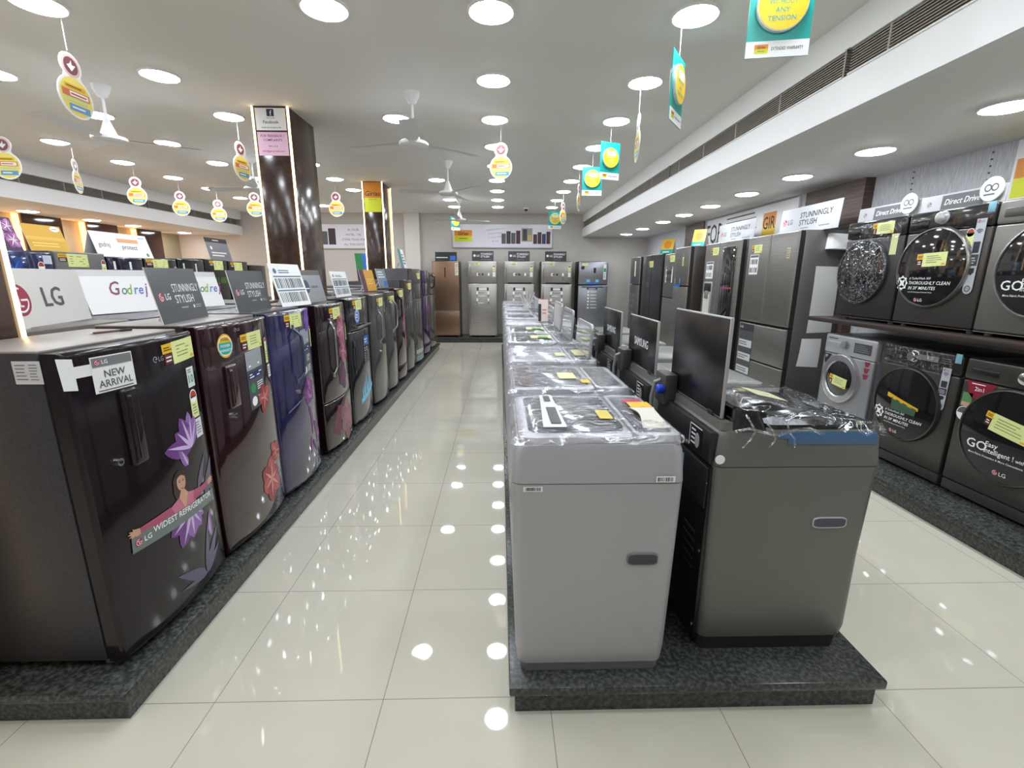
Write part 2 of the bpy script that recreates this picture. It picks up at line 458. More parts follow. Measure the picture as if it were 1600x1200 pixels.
# brown gloss panels with strips on the left wall
for k, (y0, y1) in enumerate(((6.0, 6.55), (7.36, 8.0), (8.48, 9.12), (9.62, 10.25))):
    mb = MB(); mb.box(XL, -7.06, y0, y1, 0, HS, GLOSSBROWN)
    o = struct(mb.build('trim_%d' % (8+k)), 'glossy brown wall panel on the left wall, %s from the camera' % ('first', 'second', 'third', 'fourth')[k], 'wall panel')
    for y in (y0-.03, y1):
        mb = MB(); mb.box(XL+.02, -7.1, y, y+.03, .1, HS-.01, WARM2); mb.build('light_strip', o)
# pillars
for k, y0 in enumerate((1.2, 4.3, 7.43)):
    x0, x1, y1 = -2.06, -1.765, y0+.55
    mb = MB(); mb.box(x0, x1, y0, y1, 0, HC, MARBLE, .004)
    o = struct(mb.build('pillar'), 'brown marble pillar edged with warm light strips, %s' % ('beside the NEW ARRIVAL fridge', 'carrying the white and pink notices', 'carrying the orange and lime badge')[k], 'pillar')
    for x in (x0-.005, x1-.01):
        for y in (y0-.005, y1-.01):
            if k == 1 and x > -1.9 and y > y0+.2: continue
            mb = MB(); mb.box(x, x+.015, y, y+.015, .15, HC-.005, WARM); mb.build('light_strip', o)
    F = lambda u, v, l: ((x0+x1)/2+u, y0-.001-l, v)
    if k == 1:
        mb = MB(); d_rect(mb, F, -.125, .125, 2.645, 2.815, 0, PAPER2)
        d_rect(mb, F, -.03, .03, 2.752, 2.808, .0004, M('#2a2346', .5)); d_text(mb, F, 'f', .004, 2.757, .042, .0008, PAPER2)
        d_text(mb, F, 'FIND US ON', 0, 2.735, .009, .0004, INK); d_text(mb, F, 'Facebook', 0, 2.698, .024, .0004, INK, maxw=.2)
        d_text(mb, F, 'facebook.com/girias.info', 0, 2.662, .012, .0004, INK, maxw=.22)
        s = mb.build('social_media_notice'); tag(s, 'white notice with a square f logo at the top of the marble pillar', 'sign')
        mb = MB(); d_rect(mb, F, -.125, .125, 2.45, 2.632, 0, PINKP)
        PU = M('#4a2350', .6)
        d_text(mb, F, 'FOR FEEDBACK /', 0, 2.594, .019, .0004, PU, maxw=.22); d_text(mb, F, 'COMPLAINTS', 0, 2.562, .019, .0004, PU)
        d_text(mb, F, 'MAIL US @', 0, 2.518, .011, .0004, PU); d_text(mb, F, 'info@giriasindia.com', 0, 2.478, .016, .0004, LGRED, maxw=.22)
        s = mb.build('feedback_notice'); tag(s, 'pink feedback and complaints notice below the white notice on the pillar', 'sign')
    if k == 2:
        mb = MB(); d_rect(mb, F, -.125, .125, 2.6, 2.82, 0, ORANGE); d_rect(mb, F, -.125, .125, 2.4, 2.6, 0, LIME)
        d_text(mb, F, 'Girias', 0, 2.63, .07, .0004, M('#2a1a10', .6), maxw=.23, shear=.2)
        d_text(mb, F, 'SINCE 1971', 0, 2.57, .018, .0004, M('#6a6a10', .6))
        s = mb.build('shop_badge'); tag(s, 'orange and lime badge with dark script on the second pillar', 'sign')
# back wall boards
def wall_board(name, label, x0, x1, z0, z1, draw):
    mb = MB(); mb.box(x0, x1, YB-.035, YB-.001, z0, z1, M('#bdbdc2', .4, .3), .004)
    F = lambda u, v, l: ((x0+x1)/2+u, YB-.0365-l, (z0+z1)/2+v)
    w = x1-x0; h = z1-z0
    d_rect(mb, F, -w/2+.015, w/2-.015, -h/2+.02, h/2-.02, 0, M('#e3e0ea', .25))
    draw(mb, F, w, h)
    return tag(mb.build(name), label, 'sign')
def fridges_print(mb, F, u0, u1, v0, v1, n, cols):
    st = (u1-u0)/n
    for i in range(n):
        hh = (v1-v0)*(.75+.25*((i*53) % 7)/6)
        d_rect(mb, F, u0+i*st, u0+(i+.88)*st, v0, v0+hh, .0006, cols[i % len(cols)])
        d_rect(mb, F, u0+i*st, u0+(i+.15)*st, v0, v0+hh, .001, M('#1a1416', .4))
PURD = M('#3a2030', .4); MARO = M('#4a141c', .4); GRD = M('#57555a', .4)
def draw1(mb, F, w, h):
    d_girias(mb, F, -w*.39, .0, .4, .0006)
    for i, tx in enumerate(('Happiness from our', 'family of fridges', 'to yours, chilled', 'for you')):
        d_text(mb, F, tx, -w*.07, .13-i*.085, .036, .0006, M('#8a86a0', .6), bold=False, shear=.3, rot=6, maxw=.45)
    fridges_print(mb, F, -.02, .42, -.17, .13, 4, (GRD, PURD, GRD, MARO))
    fridges_print(mb, F, .70, 1.1, -.17, .11, 4, (MARO, PURD, BLUED, MARO))
    d_rect(mb, F, .43, .68, -.12, .17, .0006, M('#9a968e', .4)); d_rect(mb, F, .46, .56, -.1, .15, .001, M('#3d3d38', .4)); d_rect(mb, F, .57, .66, -.1, .02, .001, M('#c9b45a', .4))
wall_board('wall_board', 'wide framed board above the steel fridges on the end wall', -1.085, 1.195, 2.085, 2.62, draw1)
def draw2(mb, F, w, h):
    fridges_print(mb, F, -w/2+.06, -w/2+.42, -.18, .2, 2, (GRD, PURD))
    for i, tx in enumerate(('IN YOUR', 'HOTEL... OR', 'STORE, FOOD FOR', 'ALL THOUGHTS')):
        d_text(mb, F, tx, .0, .12-i*.105, .045, .0006, GREYINK, maxw=.6)
    d_girias(mb, F, w/2-.3, .02, .3, .0006)
wall_board('wall_board', 'framed board with grey capital lettering seen between the two pillars', -4.1, -2.5, 2.05, 2.6, draw2)
# long printed banner on the right wall
mb = MB(); mb.box(3.28, 3.309, 5.3, 7.6, 1.93, HS-.02, PAPER2, .003)
F = lambda u, v, l: (3.2795-l, 6.45-u, 2.13+v)
d_text(mb, F, 'FOR', -.86, -.16, .29, .0006, INK, maxw=.55)
d_lines(mb, F, -.5, .35, -.14, .17, 5, .0006, GREYINK, .3)
d_rect(mb, F, .47, .75, -.05, .1, .0006, ORANGE); d_rect(mb, F, .47, .75, -.2, -.05, .0006, YEL); d_text(mb, F, 'GIR', .61, -.09, .15, .001, M('#2a1a10', .6), maxw=.26)
tag(mb.build('wall_banner'), 'long white banner with big dark letters on the wall above the french door fridge', 'banner')
mb = MB(); mb.box(3.35, 3.379, 1.7, 3.17, 1.75, HS-.01, PAPER2, .003)
F = lambda u, v, l: (3.3495-l, 2.435-u, 2.09+v)
d_rect(mb, F, -.715, .62, 0, .12, .0006, ORANGE); d_rect(mb, F, -.715, .62, -.12, 0, .0006, LIME)
d_text(mb, F, 'Girias', -.1, .02, .09, .001, M('#2a1a10', .6), maxw=1.1, shear=.2)
tag(mb.build('wall_banner'), 'white banner with orange and lime badge at the top right corner', 'banner')

# ------------------------------------------------------------------ platforms
def platform(label, x0, x1, y0, y1, h, over=.02):
    t = thing('display_platform', label, 'platform', ((x0+x1)/2, (y0+y1)/2, 0))
    w, d = (x1-x0)/2, (y1-y0)/2
    mb = MB(); mb.box(-w+over, w-over, -d+over, d-over, 0, h-.034, GRAN); mb.build('base', t)
    mb = MB(); mb.box(-w, w, -d, d, h-.034, h, GRAN, .006); mb.build('slab', t)
    return t
PZ = .12
platform('dark granite platform under the long row of printed fridges', -1.757, -1.232, 1.272, 9.45, PZ)
platform('dark granite platform under the fridges backing onto the long printed row', -2.75, -2.085, 1.272, 9.45, PZ)
platform('dark granite platform under the island of top loaders', .028, 1.325, 1.27, 9.3, .115)
platform('dark granite platform along the right wall under the front loaders', 2.6, XR-.002, .6, YB-.002, PZ)
platform('dark granite platform under the steel fridges at the end wall', -2.1, 2.55, 10.34, YB-.002, PZ)
platform('dark granite platform under the far left row of fridges', -5.1, -4.3, 3.9, 9.2, PZ)

# ------------------------------------------------------------------ downlights
def lamp_proto(mat):
    t = thing('ceiling_light', 'x', 'ceiling light', (0, 0, 0), 0, 'round ceiling downlights')
    mb = MB(); mb.lathe([(.128, 0), (.128, -.006), (.118, -.012), (.112, -.008)], (0, 0, 0), 2, WHITE, 24); mb.build('rim', t)
    mb = MB()
    n = 20
    mb.lathe([(.0005, -.026), (.05, -.0245), (.09, -.019), (.108, -.012), (.113, -.005)], (0, 0, 0), 2, mat, n)
    mb.build('diffuser', t)
    return t
P1 = lamp_proto(LEDC); P2 = lamp_proto(LEDC2)
ORD = 'first second third fourth fifth sixth seventh eighth ninth tenth eleventh twelfth thirteenth fourteenth fifteenth sixteenth seventeenth eighteenth'.split()
rows = [9.88, 9.0, 8.1, 7.24, 6.33, 5.44, 4.56, 3.71, 2.83, 1.95, 1.07, .19]
used = {1: False, 2: False}
def lamp(x, y, z, label, kind):
    if not used[kind]:
        used[kind] = True
        p = (P1, P2)[kind-1]; p.location = (x, y, z); p['label'] = label
    else: dup((P1, P2)[kind-1], (x, y, z), label)
for x, nm in ((-4.69, 'beside the left bulkhead'), (-3.53, 'over the far left aisle'), (-2.39, 'left of the marble pillars'), (-.92, 'beside the ceiling fans'), (-.045, 'over the central aisle'), (1.05, 'over the top loader island')):
    k = 0
    for y in rows:
        if x == -.92 and (abs(y-3.71) < .1 or abs(y-6.33) < .1 or abs(y-8.1) < .1 or abs(y-5.44) < .1): continue
        lamp(x, y, HC, 'white round downlight, %s from the end wall in the row %s' % (ORD[k], nm), 1); k += 1
for x, nm in ((-6.68, 'under the left bulkhead'), (2.66, 'under the right bulkhead')):
    for k, y in enumerate(((10.1, 8.98, 7.86, 6.98, 6.12, 5.24, 4.37, 3.49, 2.61, 1.74, .87, 0) if x > 0 else (10.4, 9.0, 8.13, 7.08, 6.2, 5.3, 4.4, 3.5, 2.6, 1.7, .8, 0))):
        lamp(x, y, HS, 'white round downlight, %s from the end wall in the row %s' % (ORD[k], nm), 2)
# ------------------------------------------------------------------ ceiling fans
FANW = M('#f0f1f3', .35)
def fan_proto():
    t = thing('ceiling_fan', 'x', 'ceiling fan', (0, 0, 0), 0, 'white ceiling fans')
    mb = MB(); mb.lathe([(.0, 0), (.062, 0), (.058, -.02), (.03, -.075), (.012, -.085), (.0, -.085)], (0, 0, 0), 2, FANW, 24); mb.build('canopy', t)
    mb = MB(); mb.cyl((0, 0, -.25), 2, .0095, .18, FANW, 12); mb.build('rod', t)
    mb = MB(); mb.lathe([(0, -.225), (.016, -.226), (.022, -.24), (.040, -.29), (.056, -.335), (.06, -.342), (.104, -.348), (.115, -.356), (.115, -.374), (.104, -.382), (.07, -.392), (.0, -.394)], (0, 0, 0), 2, FANW, 32); mb.build('motor', t)
    for k in range(3):
        a = R(120*k+20); ca, sa = math.cos(a), math.sin(a)
        xf = lambda x, y, z: (x*ca-y*sa, x*sa+y*ca, z)
        mb = MB()
        mb.add([(.1, -.03, -.362), (.2, -.055, -.368), (.6, -.07, -.372), (.6, .055, -.352), (.2, .05, -.356), (.1, .03, -.358)],
               [(0, 1, 2, 3, 4, 5)], FANW, xf)
        mb.add([(.1, -.03, -.366), (.2, -.055, -.372), (.6, -.07, -.376), (.6, .055, -.356), (.2, .05, -.36), (.1, .03, -.362)],
               [(5, 4, 3, 2, 1, 0)], FANW, xf)
        mb.build('blade', t)
    return t
fan = fan_proto()
for i, (x, y, rz, lb) in enumerate(((-.675, 3.965, .3, 'white ceiling fan hanging above the printed fridges, nearest the central aisle'), (-.645, 6.14, .9, 'white ceiling fan, second along the aisle row of fans'),
        (-.74, 8.9, .1, 'white ceiling fan nearest the end wall'), (-2.97, 3.92, .2, 'white ceiling fan at upper left, left of the marble pillar'), (-2.925, 5.96, .55, 'white ceiling fan partly hidden behind the first marble pillar'))):
    if i == 0:
        fan.location = (x, y, HC); fan.rotation_euler = (0, 0, rz); fan['label'] = lb
    else: dup(fan, (x, y, HC), lb, rz)
# camera dome
t = thing('security_camera', 'small black dome camera on the ceiling near the end wall', 'security camera', (.536, 10.04, HC))
mb = MB(); mb.lathe([(.0, 0), (.055, 0), (.055, -.02), (.045, -.026), (0, -.026)], (0, 0, 0), 2, WHITE, 24); mb.build('base', t)
mb = MB(); mb.lathe([(.04, -.024), (.038, -.045), (.025, -.062), (0, -.068)], (0, 0, 0), 2, BLACKG, 20); mb.build('dome', t)
# ------------------------------------------------------------------ hanging promotional cards
SALM = M('#7d464c', .5); SALP = M('#e2c4be', .5); BARB = M('#5f9cc8', .5); BARR = M('#d2764a', .5)
def string(t, top, x=0):
    mb = MB(); mb.tube([(0, 0, 0), (x, 0, -top)], .0022, M('#e6e6ea', .5), 6); mb.build('string', t)
def bird_card(x, y, rz, label, zt=2.69, zb=2.335):
    t = thing('hanging_card', label, 'hanging sign', (x, y, HC), rz, 'cards hanging from the ceiling')
    string(t, HC-zt-.01)
    h = zt-zb; rb = h*.33; rt = h*.2
    cb = zb-HC+rb; ct = zt-HC-rt
    mb = MB()
    pts = [(rb*math.cos(R(a)), cb+rb*math.sin(R(a))) for a in range(-240, 61, 15)]
    pts += [(rt*math.cos(R(a)), ct+rt*math.sin(R(a))) for a in range(-40, 221, 20)]
    n = len(pts)
    mb.add([(u, -.003, v) for u, v in pts]+[(u, .003, v) for u, v in pts], [(i, (i+1) % n, n+(i+1) % n, n+i) for i in range(n)], PAPER2)
    for s in (-1, 1):
        F = lambda u, v, l: (-s*u, s*(.003+l), v)
        d_poly(mb, F, pts, 0, PAPER2)
        d_circ(mb, F, 0, cb, rb*.9, .0006, M('#f1dc6a', .5)); d_circ(mb, F, 0, ct, rt*.86, .0006, SALP); d_circ(mb, F, 0, ct, rt*.66, .001, SALM)
        d_poly(mb, F, [(-rt*.4, ct), (0, ct-rt*.4), (rt*.45, ct+rt*.1), (rt*.1, ct+rt*.1), (.1*rt, ct+rt*.45), (-rt*.1, ct+.15*rt)], .0014, PAPER2)
        d_rect(mb, F, -rb*.6, rb*.6, cb+rb*.35, cb+rb*.55, .0012, TAGY)
        d_lines(mb, F, -rb*.5, rb*.5, cb+rb*.38, cb+rb*.52, 1, .0016, M('#8a5a10', .6))
        d_rect(mb, F, -rb*.78, rb*.78, cb-rb*.05, cb+rb*.28, .0012, BARR); d_rect(mb, F, -rb*.35, rb*.7, cb-rb*.0, cb+rb*.23, .0016, PAPER2)
        d_lines(mb, F, -rb*.3, rb*.62, cb+rb*.04, cb+rb*.19, 1, .002, M('#c0392b', .5))
        d_rect(mb, F, -rb*.75, rb*.6, cb-rb*.26, cb-rb*.12, .0012, M('#c7d68a', .5))
        d_rect(mb, F, -rb*.5, rb*.7, cb-rb*.68, cb-rb*.36, .0012, BARB); d_lines(mb, F, -rb*.35, rb*.55, cb-rb*.6, cb-rb*.43, 1, .0016, PAPER2)
    mb.build('card', t)
def teal_card(x, y, rz, label, zt=2.69, zb=2.33, w=.25):
    t = thing('hanging_card', label, 'hanging sign', (x, y, HC), rz, 'cards hanging from the ceiling')
    string(t, HC-zt)
    h = zt-zb; z0 = zb-HC; z1 = zt-HC
    mb = MB(); mb.box(-w/2, w/2, -.002, .002, z0, z1, TEAL)
    for s in (-1, 1):
        F = lambda u, v, l: (-s*u, s*(.002+l), v)
        d_rect(mb, F, -w/2, w/2, z0, z0+h*.19, .0006, PAPER2)
        d_girias(mb, F, -w*.25, z0+h*.1, w*.22, .001)
        d_text(mb, F, 'EXTENDED WARRANTY', w*.16, z0+h*.08, .012, .001, INK, maxw=w*.5)
    mb.build('card', t)
    mb = MB(); cz = z0+h*.58; r = w*.4
    for s in (-1, 1):
        mb.lathe([(r, s*.002), (r, s*.018), (r*.94, s*.02)], (0, 0, cz), 1, PAPER2, 28)
        F = lambda u, v, l: (-s*u, s*(.02+l), cz+v)
        d_circ(mb, F, 0, 0, r*.96, 0, YEL)
        d_rect(mb, F, -r*.55, r*.6, r*.22, r*.66, .0006, PAPER2)
        d_text(mb, F, 'TOTAL', 0, r*.48, r*.14, .001, TAGY); d_text(mb, F, 'PROTECTION', 0, r*.27, r*.14, .001, TAGY, maxw=r*1.1)
        for i, tx in enumerate(('WITHOUT', 'ANY', 'TENSION')):
            d_text(mb, F, tx, 0, -r*.02-i*r*.3, r*.2, .0006, TEAL, maxw=r*1.1)
    mb.build('raised_disc', t)
Y9 = R(90)
bird_card(-2.41, 2.985, R(90), 'bird-topped yellow card turned edgeways at upper left, nearest the camera', 2.668, 2.328)
bird_card(-4.3, 4.46, R(5), 'bird-topped yellow card cut by the left edge of the photo', 2.62, 2.27)
bird_card(-4.69, 5.62, R(112), 'bird-topped card hanging edge-on before the left bulkhead grille', 2.70, 2.34)
bird_card(-4.82, 6.66, R(12), 'bird-topped yellow card facing the camera, largest before the left bulkhead', 2.72, 2.365)
bird_card(-4.83, 7.54, R(15), 'bird-topped yellow card, second facing the camera along the left bulkhead')
bird_card(-4.73, 8.33, R(20), 'bird-topped yellow card, farthest along the left bulkhead')
bird_card(-2.41, 4.72, R(80), 'bird-topped card turned edgeways just left of the pillar notices', 2.665, 2.325)
bird_card(-3.75, 7.59, R(25), 'bird-topped yellow card below the fan behind the first pillar')
bird_card(-2.545, 7.68, R(0), 'bird-topped yellow card between the first and second pillars', 2.72, 2.355)
bird_card(.01, 4.79, R(-8), 'bird-topped yellow card hanging over the middle of the central aisle', 2.70, 2.37)
bird_card(1.055, 3.84, R(83), 'bird-topped card hanging fully edge-on over the top loader island', 2.668, 2.322)
bird_card(1.06, 6.59, R(70), 'bird-topped card edge-on beyond the two teal cards', 2.67, 2.32)
bird_card(1.075, 8.3, R(55), 'bird-topped yellow card farthest along the top loader island')
teal_card(1.1, 2.06, R(-10), 'large teal card with yellow disc at the top of the photo, nearest the camera', 2.62, 2.315, .235)
teal_card(1.015, 2.93, R(55), 'teal card turned edge-on showing its oval yellow disc', 2.675, 2.325)
teal_card(1.05, 4.75, R(22), 'teal card with yellow disc, nearer of the two overlapping ones', 2.70, 2.37, .22)
teal_card(1.065, 5.7, R(5), 'teal card with yellow disc, farther of the two overlapping ones', 2.69, 2.378, .235)
teal_card(-.935, 10.2, R(40), 'small teal card hanging before the wide board on the end wall', 2.69, 2.4, .22)
teal_card(1.01, 8.95, R(10), 'small teal card hanging before the right end of the wide board', 2.62, 2.32, .24)
# ------------------------------------------------------------------ refrigerators
GE = 'tall fridges along the right wall'
SIDE_DARK = M('#353331', .35, .3)
class Fridge:
    """local frame: front faces -y, x to the viewer's right, base at z = 0"""
    def __init__(s, label, x, y, rz, w, h, d, body, doors, b=.03, z=PZ, group=None, gap=.03, dt=.055, top=None, feet=STEELP):
        s.w = w; s.h = h; s.b = b; s.d = d; s.group = group
        s.t = thing('refrigerator', label, 'refrigerator', (x, y, z), rz, group)
        mb = MB(); mb.box(-w/2, w/2, dt+.008, d, gap, h, body, .008)
        mb.box(-w/2+.01, w/2-.01, dt-.004, dt+.012, gap+.012, h-.012, DARKP)
        if top: mb.box(-w/2+.002, w/2-.002, dt+.01, d-.002, h-.004, h+.004, top, .003)
        s.body = mb.build('body', s.t)
        for sx in (-1, 1):
            mb = MB(); mb.cyl((sx*(w/2-.04), dt+.03, 0), 2, .017, gap+.004, feet, 14); mb.build('foot', s.t)
        for sx in (-1, 1):
            mb = MB(); mb.cyl((sx*(w/2-.04), d-.05, 0), 2, .015, gap+.004, DARKP, 10); mb.build('foot', s.t)
        s.doors = []
        for q in doors:
            mb = MB(); s.door(mb, q[0], q[1], q[2], q[3], dt, q[4])
            s.doors.append(mb.build(q[5] if len(q) > 5 else 'door', s.t))
    def surf(s, u, v=0):
        return -s.b*(1-min(1, (2*u/s.w)**2))
    def door(s, mb, u0, u1, z0, z1, dt, mat, er=.014):
        def steps(a, b, n):
            e = [a, a+er*.12, a+er*.45, a+er]; f = [b-er, b-er*.45, b-er*.12, b]
            return e+[a+er+(b-er*2-a)*i/n for i in range(1, n)]+f
        us = steps(u0, u1, 12); vs = steps(z0, z1, 2)
        def k(q, a, b):
            m = min(q-a, b-q)
            if m >= er: return 0
            c = 1-m/er
            return er*(1-math.sqrt(max(0, 1-c*c)))
        P = []
        for v in vs:
            for u in us: P.append((u, s.surf(u)+max(k(u, u0, u1), k(v, z0, z1)), v))
        nu = len(us)
        mb.add(P, [(j*nu+i, j*nu+i+1, (j+1)*nu+i+1, (j+1)*nu+i) for j in range(len(vs)-1) for i in range(nu-1)], mat)
        ring = [j for j in range(nu)]+[j*nu+nu-1 for j in range(1, len(vs))]+[(len(vs)-1)*nu+i for i in range(nu-2, -1, -1)]+[j*nu for j in range(len(vs)-2, 0, -1)]
        A = [P[i] for i in ring]; n = len(A)
        mb.add(A+[(p[0], dt, p[2]) for p in A], [(i, n+i, n+(i+1) % n, (i+1) % n) for i in range(n)], SIDE_DARK if s.group == GE else mat)
        mb.add([(u0, dt, z0), (u1, dt, z0), (u1, dt, z1), (u0, dt, z1)], [(3, 2, 1, 0)], DARKP)
    def F(s, u, v, l): return (u, s.surf(u)-l-.0012, v)
    def part(s, name, fn, door=0, label=None):
        mb = MB(); fn(mb, s.F)
        o = mb.build(name, s.doors[door] if door is not None else s.t)
        if label: o['label'] = label
        return o
    def price(s, u, v, rot=0, door=0, sc=1.0):
        return s.part('price_tag', lambda m, F: d_tag(m, F, u, v, .15*sc, .085*sc, rot, .065*sc), door)
    def star(s, u, v, w=.052, h=.12, door=0):
        return s.part('energy_label', lambda m, F: d_star(m, F, u, v, w, h), door)
    def panel(s, u0, u1, v0, v1, door=0, head=None, skew=0):
        def fn(m, F0):
            F = lambda a, b, l: F0(a, b+skew*(a-u0), l)
            h = v1-v0; w = u1-u0
            d_rect(m, F, u0, u1, v0, v1, .0002, M('#4d5158', .35), 3); d_rect(m, F, u0, u1, v0+h*.68, v1, .0008, M('#9aa0a4', .35), 3)
            if head: d_text(m, F, head, u0+w*.5, v0+h*.8, h*.07, .0014, PAPER2, maxw=w*.8)
            d_lines(m, F, u0+w*.12, u1-w*.1, v0+h*.71, v0+h*.78, 1, .0014, PAPER2)
            d_rect(m, F, u0+w*.08, u1-w*.08, v0+h*.52, v0+h*.63, .0008, BLUED, 2); d_lines(m, F, u0+w*.12, u1-w*.1, v0+h*.53, v0+h*.62, 2, .0014, PAPER2)
            for k, c in ((.36, GREEN), (.13, PAPER2)):
                d_circ(m, F, u0+w*.25, v0+h*k, w*.15, .0008, c, n=16); d_lines(m, F, u0+w*.5, u1-w*.08, v0+h*(k-.07), v0+h*(k+.08), 4, .0008, PAPER2, .4)
        return s.part('feature_sticker', fn, door)
    def recess_handle(s, u0, u1, v0, v1, mat, lock=None, door=0):
        mb = MB(); a = s.surf((u0+u1)/2)
        mb.box(u0, u1, a-.014, a+.01, v0, v1, mat, .012, 3)
        mb.box(u0+.01, u0+.03, a-.024, a, v0+.02, v1-.02, mat, .009, 3)
        h = mb.build('handle', s.doors[door])
        if lock:
            mb = MB(); mb.cyl((lock[0], s.surf(lock[0])-.016, lock[1]), 1, .0135, .03, CHROME, 18); mb.cyl((lock[0], s.surf(lock[0])-.019, lock[1]), 1, .006, .004, BLACK, 8)
            o = mb.build('lock', s.doors[door]); o['label'] = 'chrome door lock'
    def arc_handle(s, u, v0, v1, mat, r=.008, out=.035, door=0, bow=0.0):
        mb = MB(); a = s.surf(u); pts = []
        for i in range(13):
            t = i/12; k = min(1, math.sin(PI*t)*2.2)
            pts.append((u+bow*math.sin(PI*t), a+.004-out*k, v0+(v1-v0)*t))
        mb.tube(pts, r, mat, 10)
        for v in (v0, v1): mb.box(u-.012, u+.012, a-.008, a+.004, v-.018, v+.018, mat, .004)
        return mb.build('handle', s.doors[door])
    def bar_handle(s, u0, u1, v, mat, door=0, hh=.018):
        mb = MB(); a = s.surf((u0+u1)/2)
        mb.box(u0, u1, a-.03, a-.016, v-hh/2, v+hh/2, mat, .006)
        for u in (u0+.03, u1-.03): mb.box(u-.012, u+.012, a-.02, s.surf(u)+.006, v-hh/2+.002, v+hh/2-.002, mat)
        return mb.build('handle', s.doors[door])
EAST, WEST, SOUTH = R(90), R(-90), 0.0
XF = -1.305      # door plane of the long row
DEP = .43
GL = 'single door fridges in the long printed row'
def row1(label, yc, w, h, body, door, b=.03, split=None, z0=.03, **kw):
    if split is None: doors = [(-w/2, w/2, z0, h-.004, door)]
    else:
        doors = []
        zs = [z0]+list(split)+[h-.004]
        for i in range(len(zs)-1): doors.append((-w/2, w/2, zs[i]+(.004 if i else 0), zs[i+1], door, 'door' if not (kw.get('drawer') and i == 0) else 'drawer'))
    kw.pop('drawer', None)
    return Fridge(label, XF, yc, EAST, w, h, DEP, body, doors, b, group=GL, **kw)
HAMMER = nmat('hammered_grey_paint', '#322f34', '#3e3b41', nscale=160, detail=2, rough=.45)
PLUM = M('#1d161b', .12, .1, .15, spec=.35)
# --- 1: plum fridge with the cut-out woman
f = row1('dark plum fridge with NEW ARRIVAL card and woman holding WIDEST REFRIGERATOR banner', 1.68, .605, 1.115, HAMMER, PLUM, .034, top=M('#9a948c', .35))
def na(m, F):
    g = M('#e4e4e2', .35)
    d_quad(m, F, (-.312, 1.0), (-.272, .992), (-.272, 1.09), (-.318, 1.098), .001, g)
    d_rect(m, F, -.29, -.2, 1.03, 1.066, .001, g)
    d_rect(m, F, -.225, -.078, .968, 1.086, .0012, g, 5)
    d_rect(m, F, -.221, -.082, 1.052, 1.082, .002, M('#77797a', .3), 5); d_lglogo(m, F, -.205, 1.067, .009, .0026); d_text(m, F, 'LG', -.19, 1.061, .013, .0026, PAPER2, 'l')
    d_text(m, F, 'NEW', -.15, 1.016, .024, .002, M('#55565a', .5)); d_text(m, F, 'ARRIVAL', -.15, .985, .024, .002, M('#55565a', .5), maxw=.12)
    d_rect(m, F, -.215, -.09, .973, .9765, .002, M('#55565a', .5), 4)
f.part('new_arrival_card', na)
def lg(m, F, u=.02, v=1.04, s=1.0, col=None):
    col = col or M('#b9b9bd', .3, .6)
    d_ring(m, F, u, v, .008*s, .0115*s, .0004, col, 0, 300, 16); d_rect(m, F, u, u+.01*s, v-.002*s, v+.002*s, .0004, col)
    d_text(m, F, 'LG', u+.017*s, v-.009*s, .018*s, .0004, col, 'l')
f.part('brand_mark', lambda m, F: lg(m, F, .025, 1.036))
f.price(.067, 1.083, 2)
def ten(m, F):
    d_rect(m, F, .2, .255, .886, .97, .0004, M('#d7dedb', .4), 2); d_text(m, F, '10', .228, .905, .034, .001, GREEN); d_lines(m, F, .208, .247, .945, .963, 2, .001, GREYINK)
f.part('warranty_sticker', ten)
f.star(.224, .755, .056, .12)
def sq(m, F):
    d_rect(m, F, .204, .258, .667, .748, .0004, M('#d9dce4', .4), 2); d_lines(m, F, .212, .25, .68, .738, 5, .001, M('#8a5068', .5), .35)
f.part('capacity_sticker', sq)
f.recess_handle(-.155, -.085, .69, .965, PLUM, (-.203, .729))
V1, V2, V3 = M('#6a3a80', .3), M('#8d63a6', .3), M('#c9b3dc', .3); V4 = M('#5d5570', .3)
def lil(m, F):
    for a, ln, wd in ((168, .17, .075), (138, .13, .075), (112, .15, .075), (88, .15, .06), (68, .13, .06)):
        d_poly(m, F, petal(.155, .648, a, ln, wd, .9, 9, .7), .0004+a*1e-6, V1 if a > 100 else V2); d_poly(m, F, petal(.155, .648, a-4, ln*.92, wd*.22), .0012, V3)
def lil2(m, F):
    d_poly(m, F, petal(.11, .585, 120, .09, .04), .0006, V2); d_poly(m, F, petal(.11, .585, 112, .08, .012), .0012, V3)
def lil3(m, F):
    for a, ln, wd in ((200, .14, .075), (235, .15, .085), (265, .12, .08), (300, .11, .065), (325, .1, .04)):
        d_poly(m, F, petal(.08, .40, a, ln, wd, .9, 9, .7), .0004+a*1e-6, V1 if a < 250 else V2); d_poly(m, F, petal(.08, .40, a+3, ln*.9, wd*.2), .0012, V3)
def lil4(m, F):
    d_poly(m, F, petal(.2, .40, 60, .18, .05), .0003, V4); d_poly(m, F, petal(.15, .46, 55, .16, .03), .0003, V4)
    d_poly(m, F, petal(.185, .23, 80, .1, .035), .0006, V2); d_poly(m, F, petal(.185, .23, 85, .09, .01), .0012, V3)
    for a, ln, wd in ((150, .2, .05), (50, .2, .045), (75, .22, .03), (30, .15, .03), (170, .17, .02)):
        d_poly(m, F, petal(.12, .08, a, ln, wd), .0003, V4)
f.part('flower_print', lil, label='upper purple lily print')
f.part('bud_print', lil2); f.part('flower_print', lil3, label='lower purple lily print'); f.part('leaf_print', lil4)
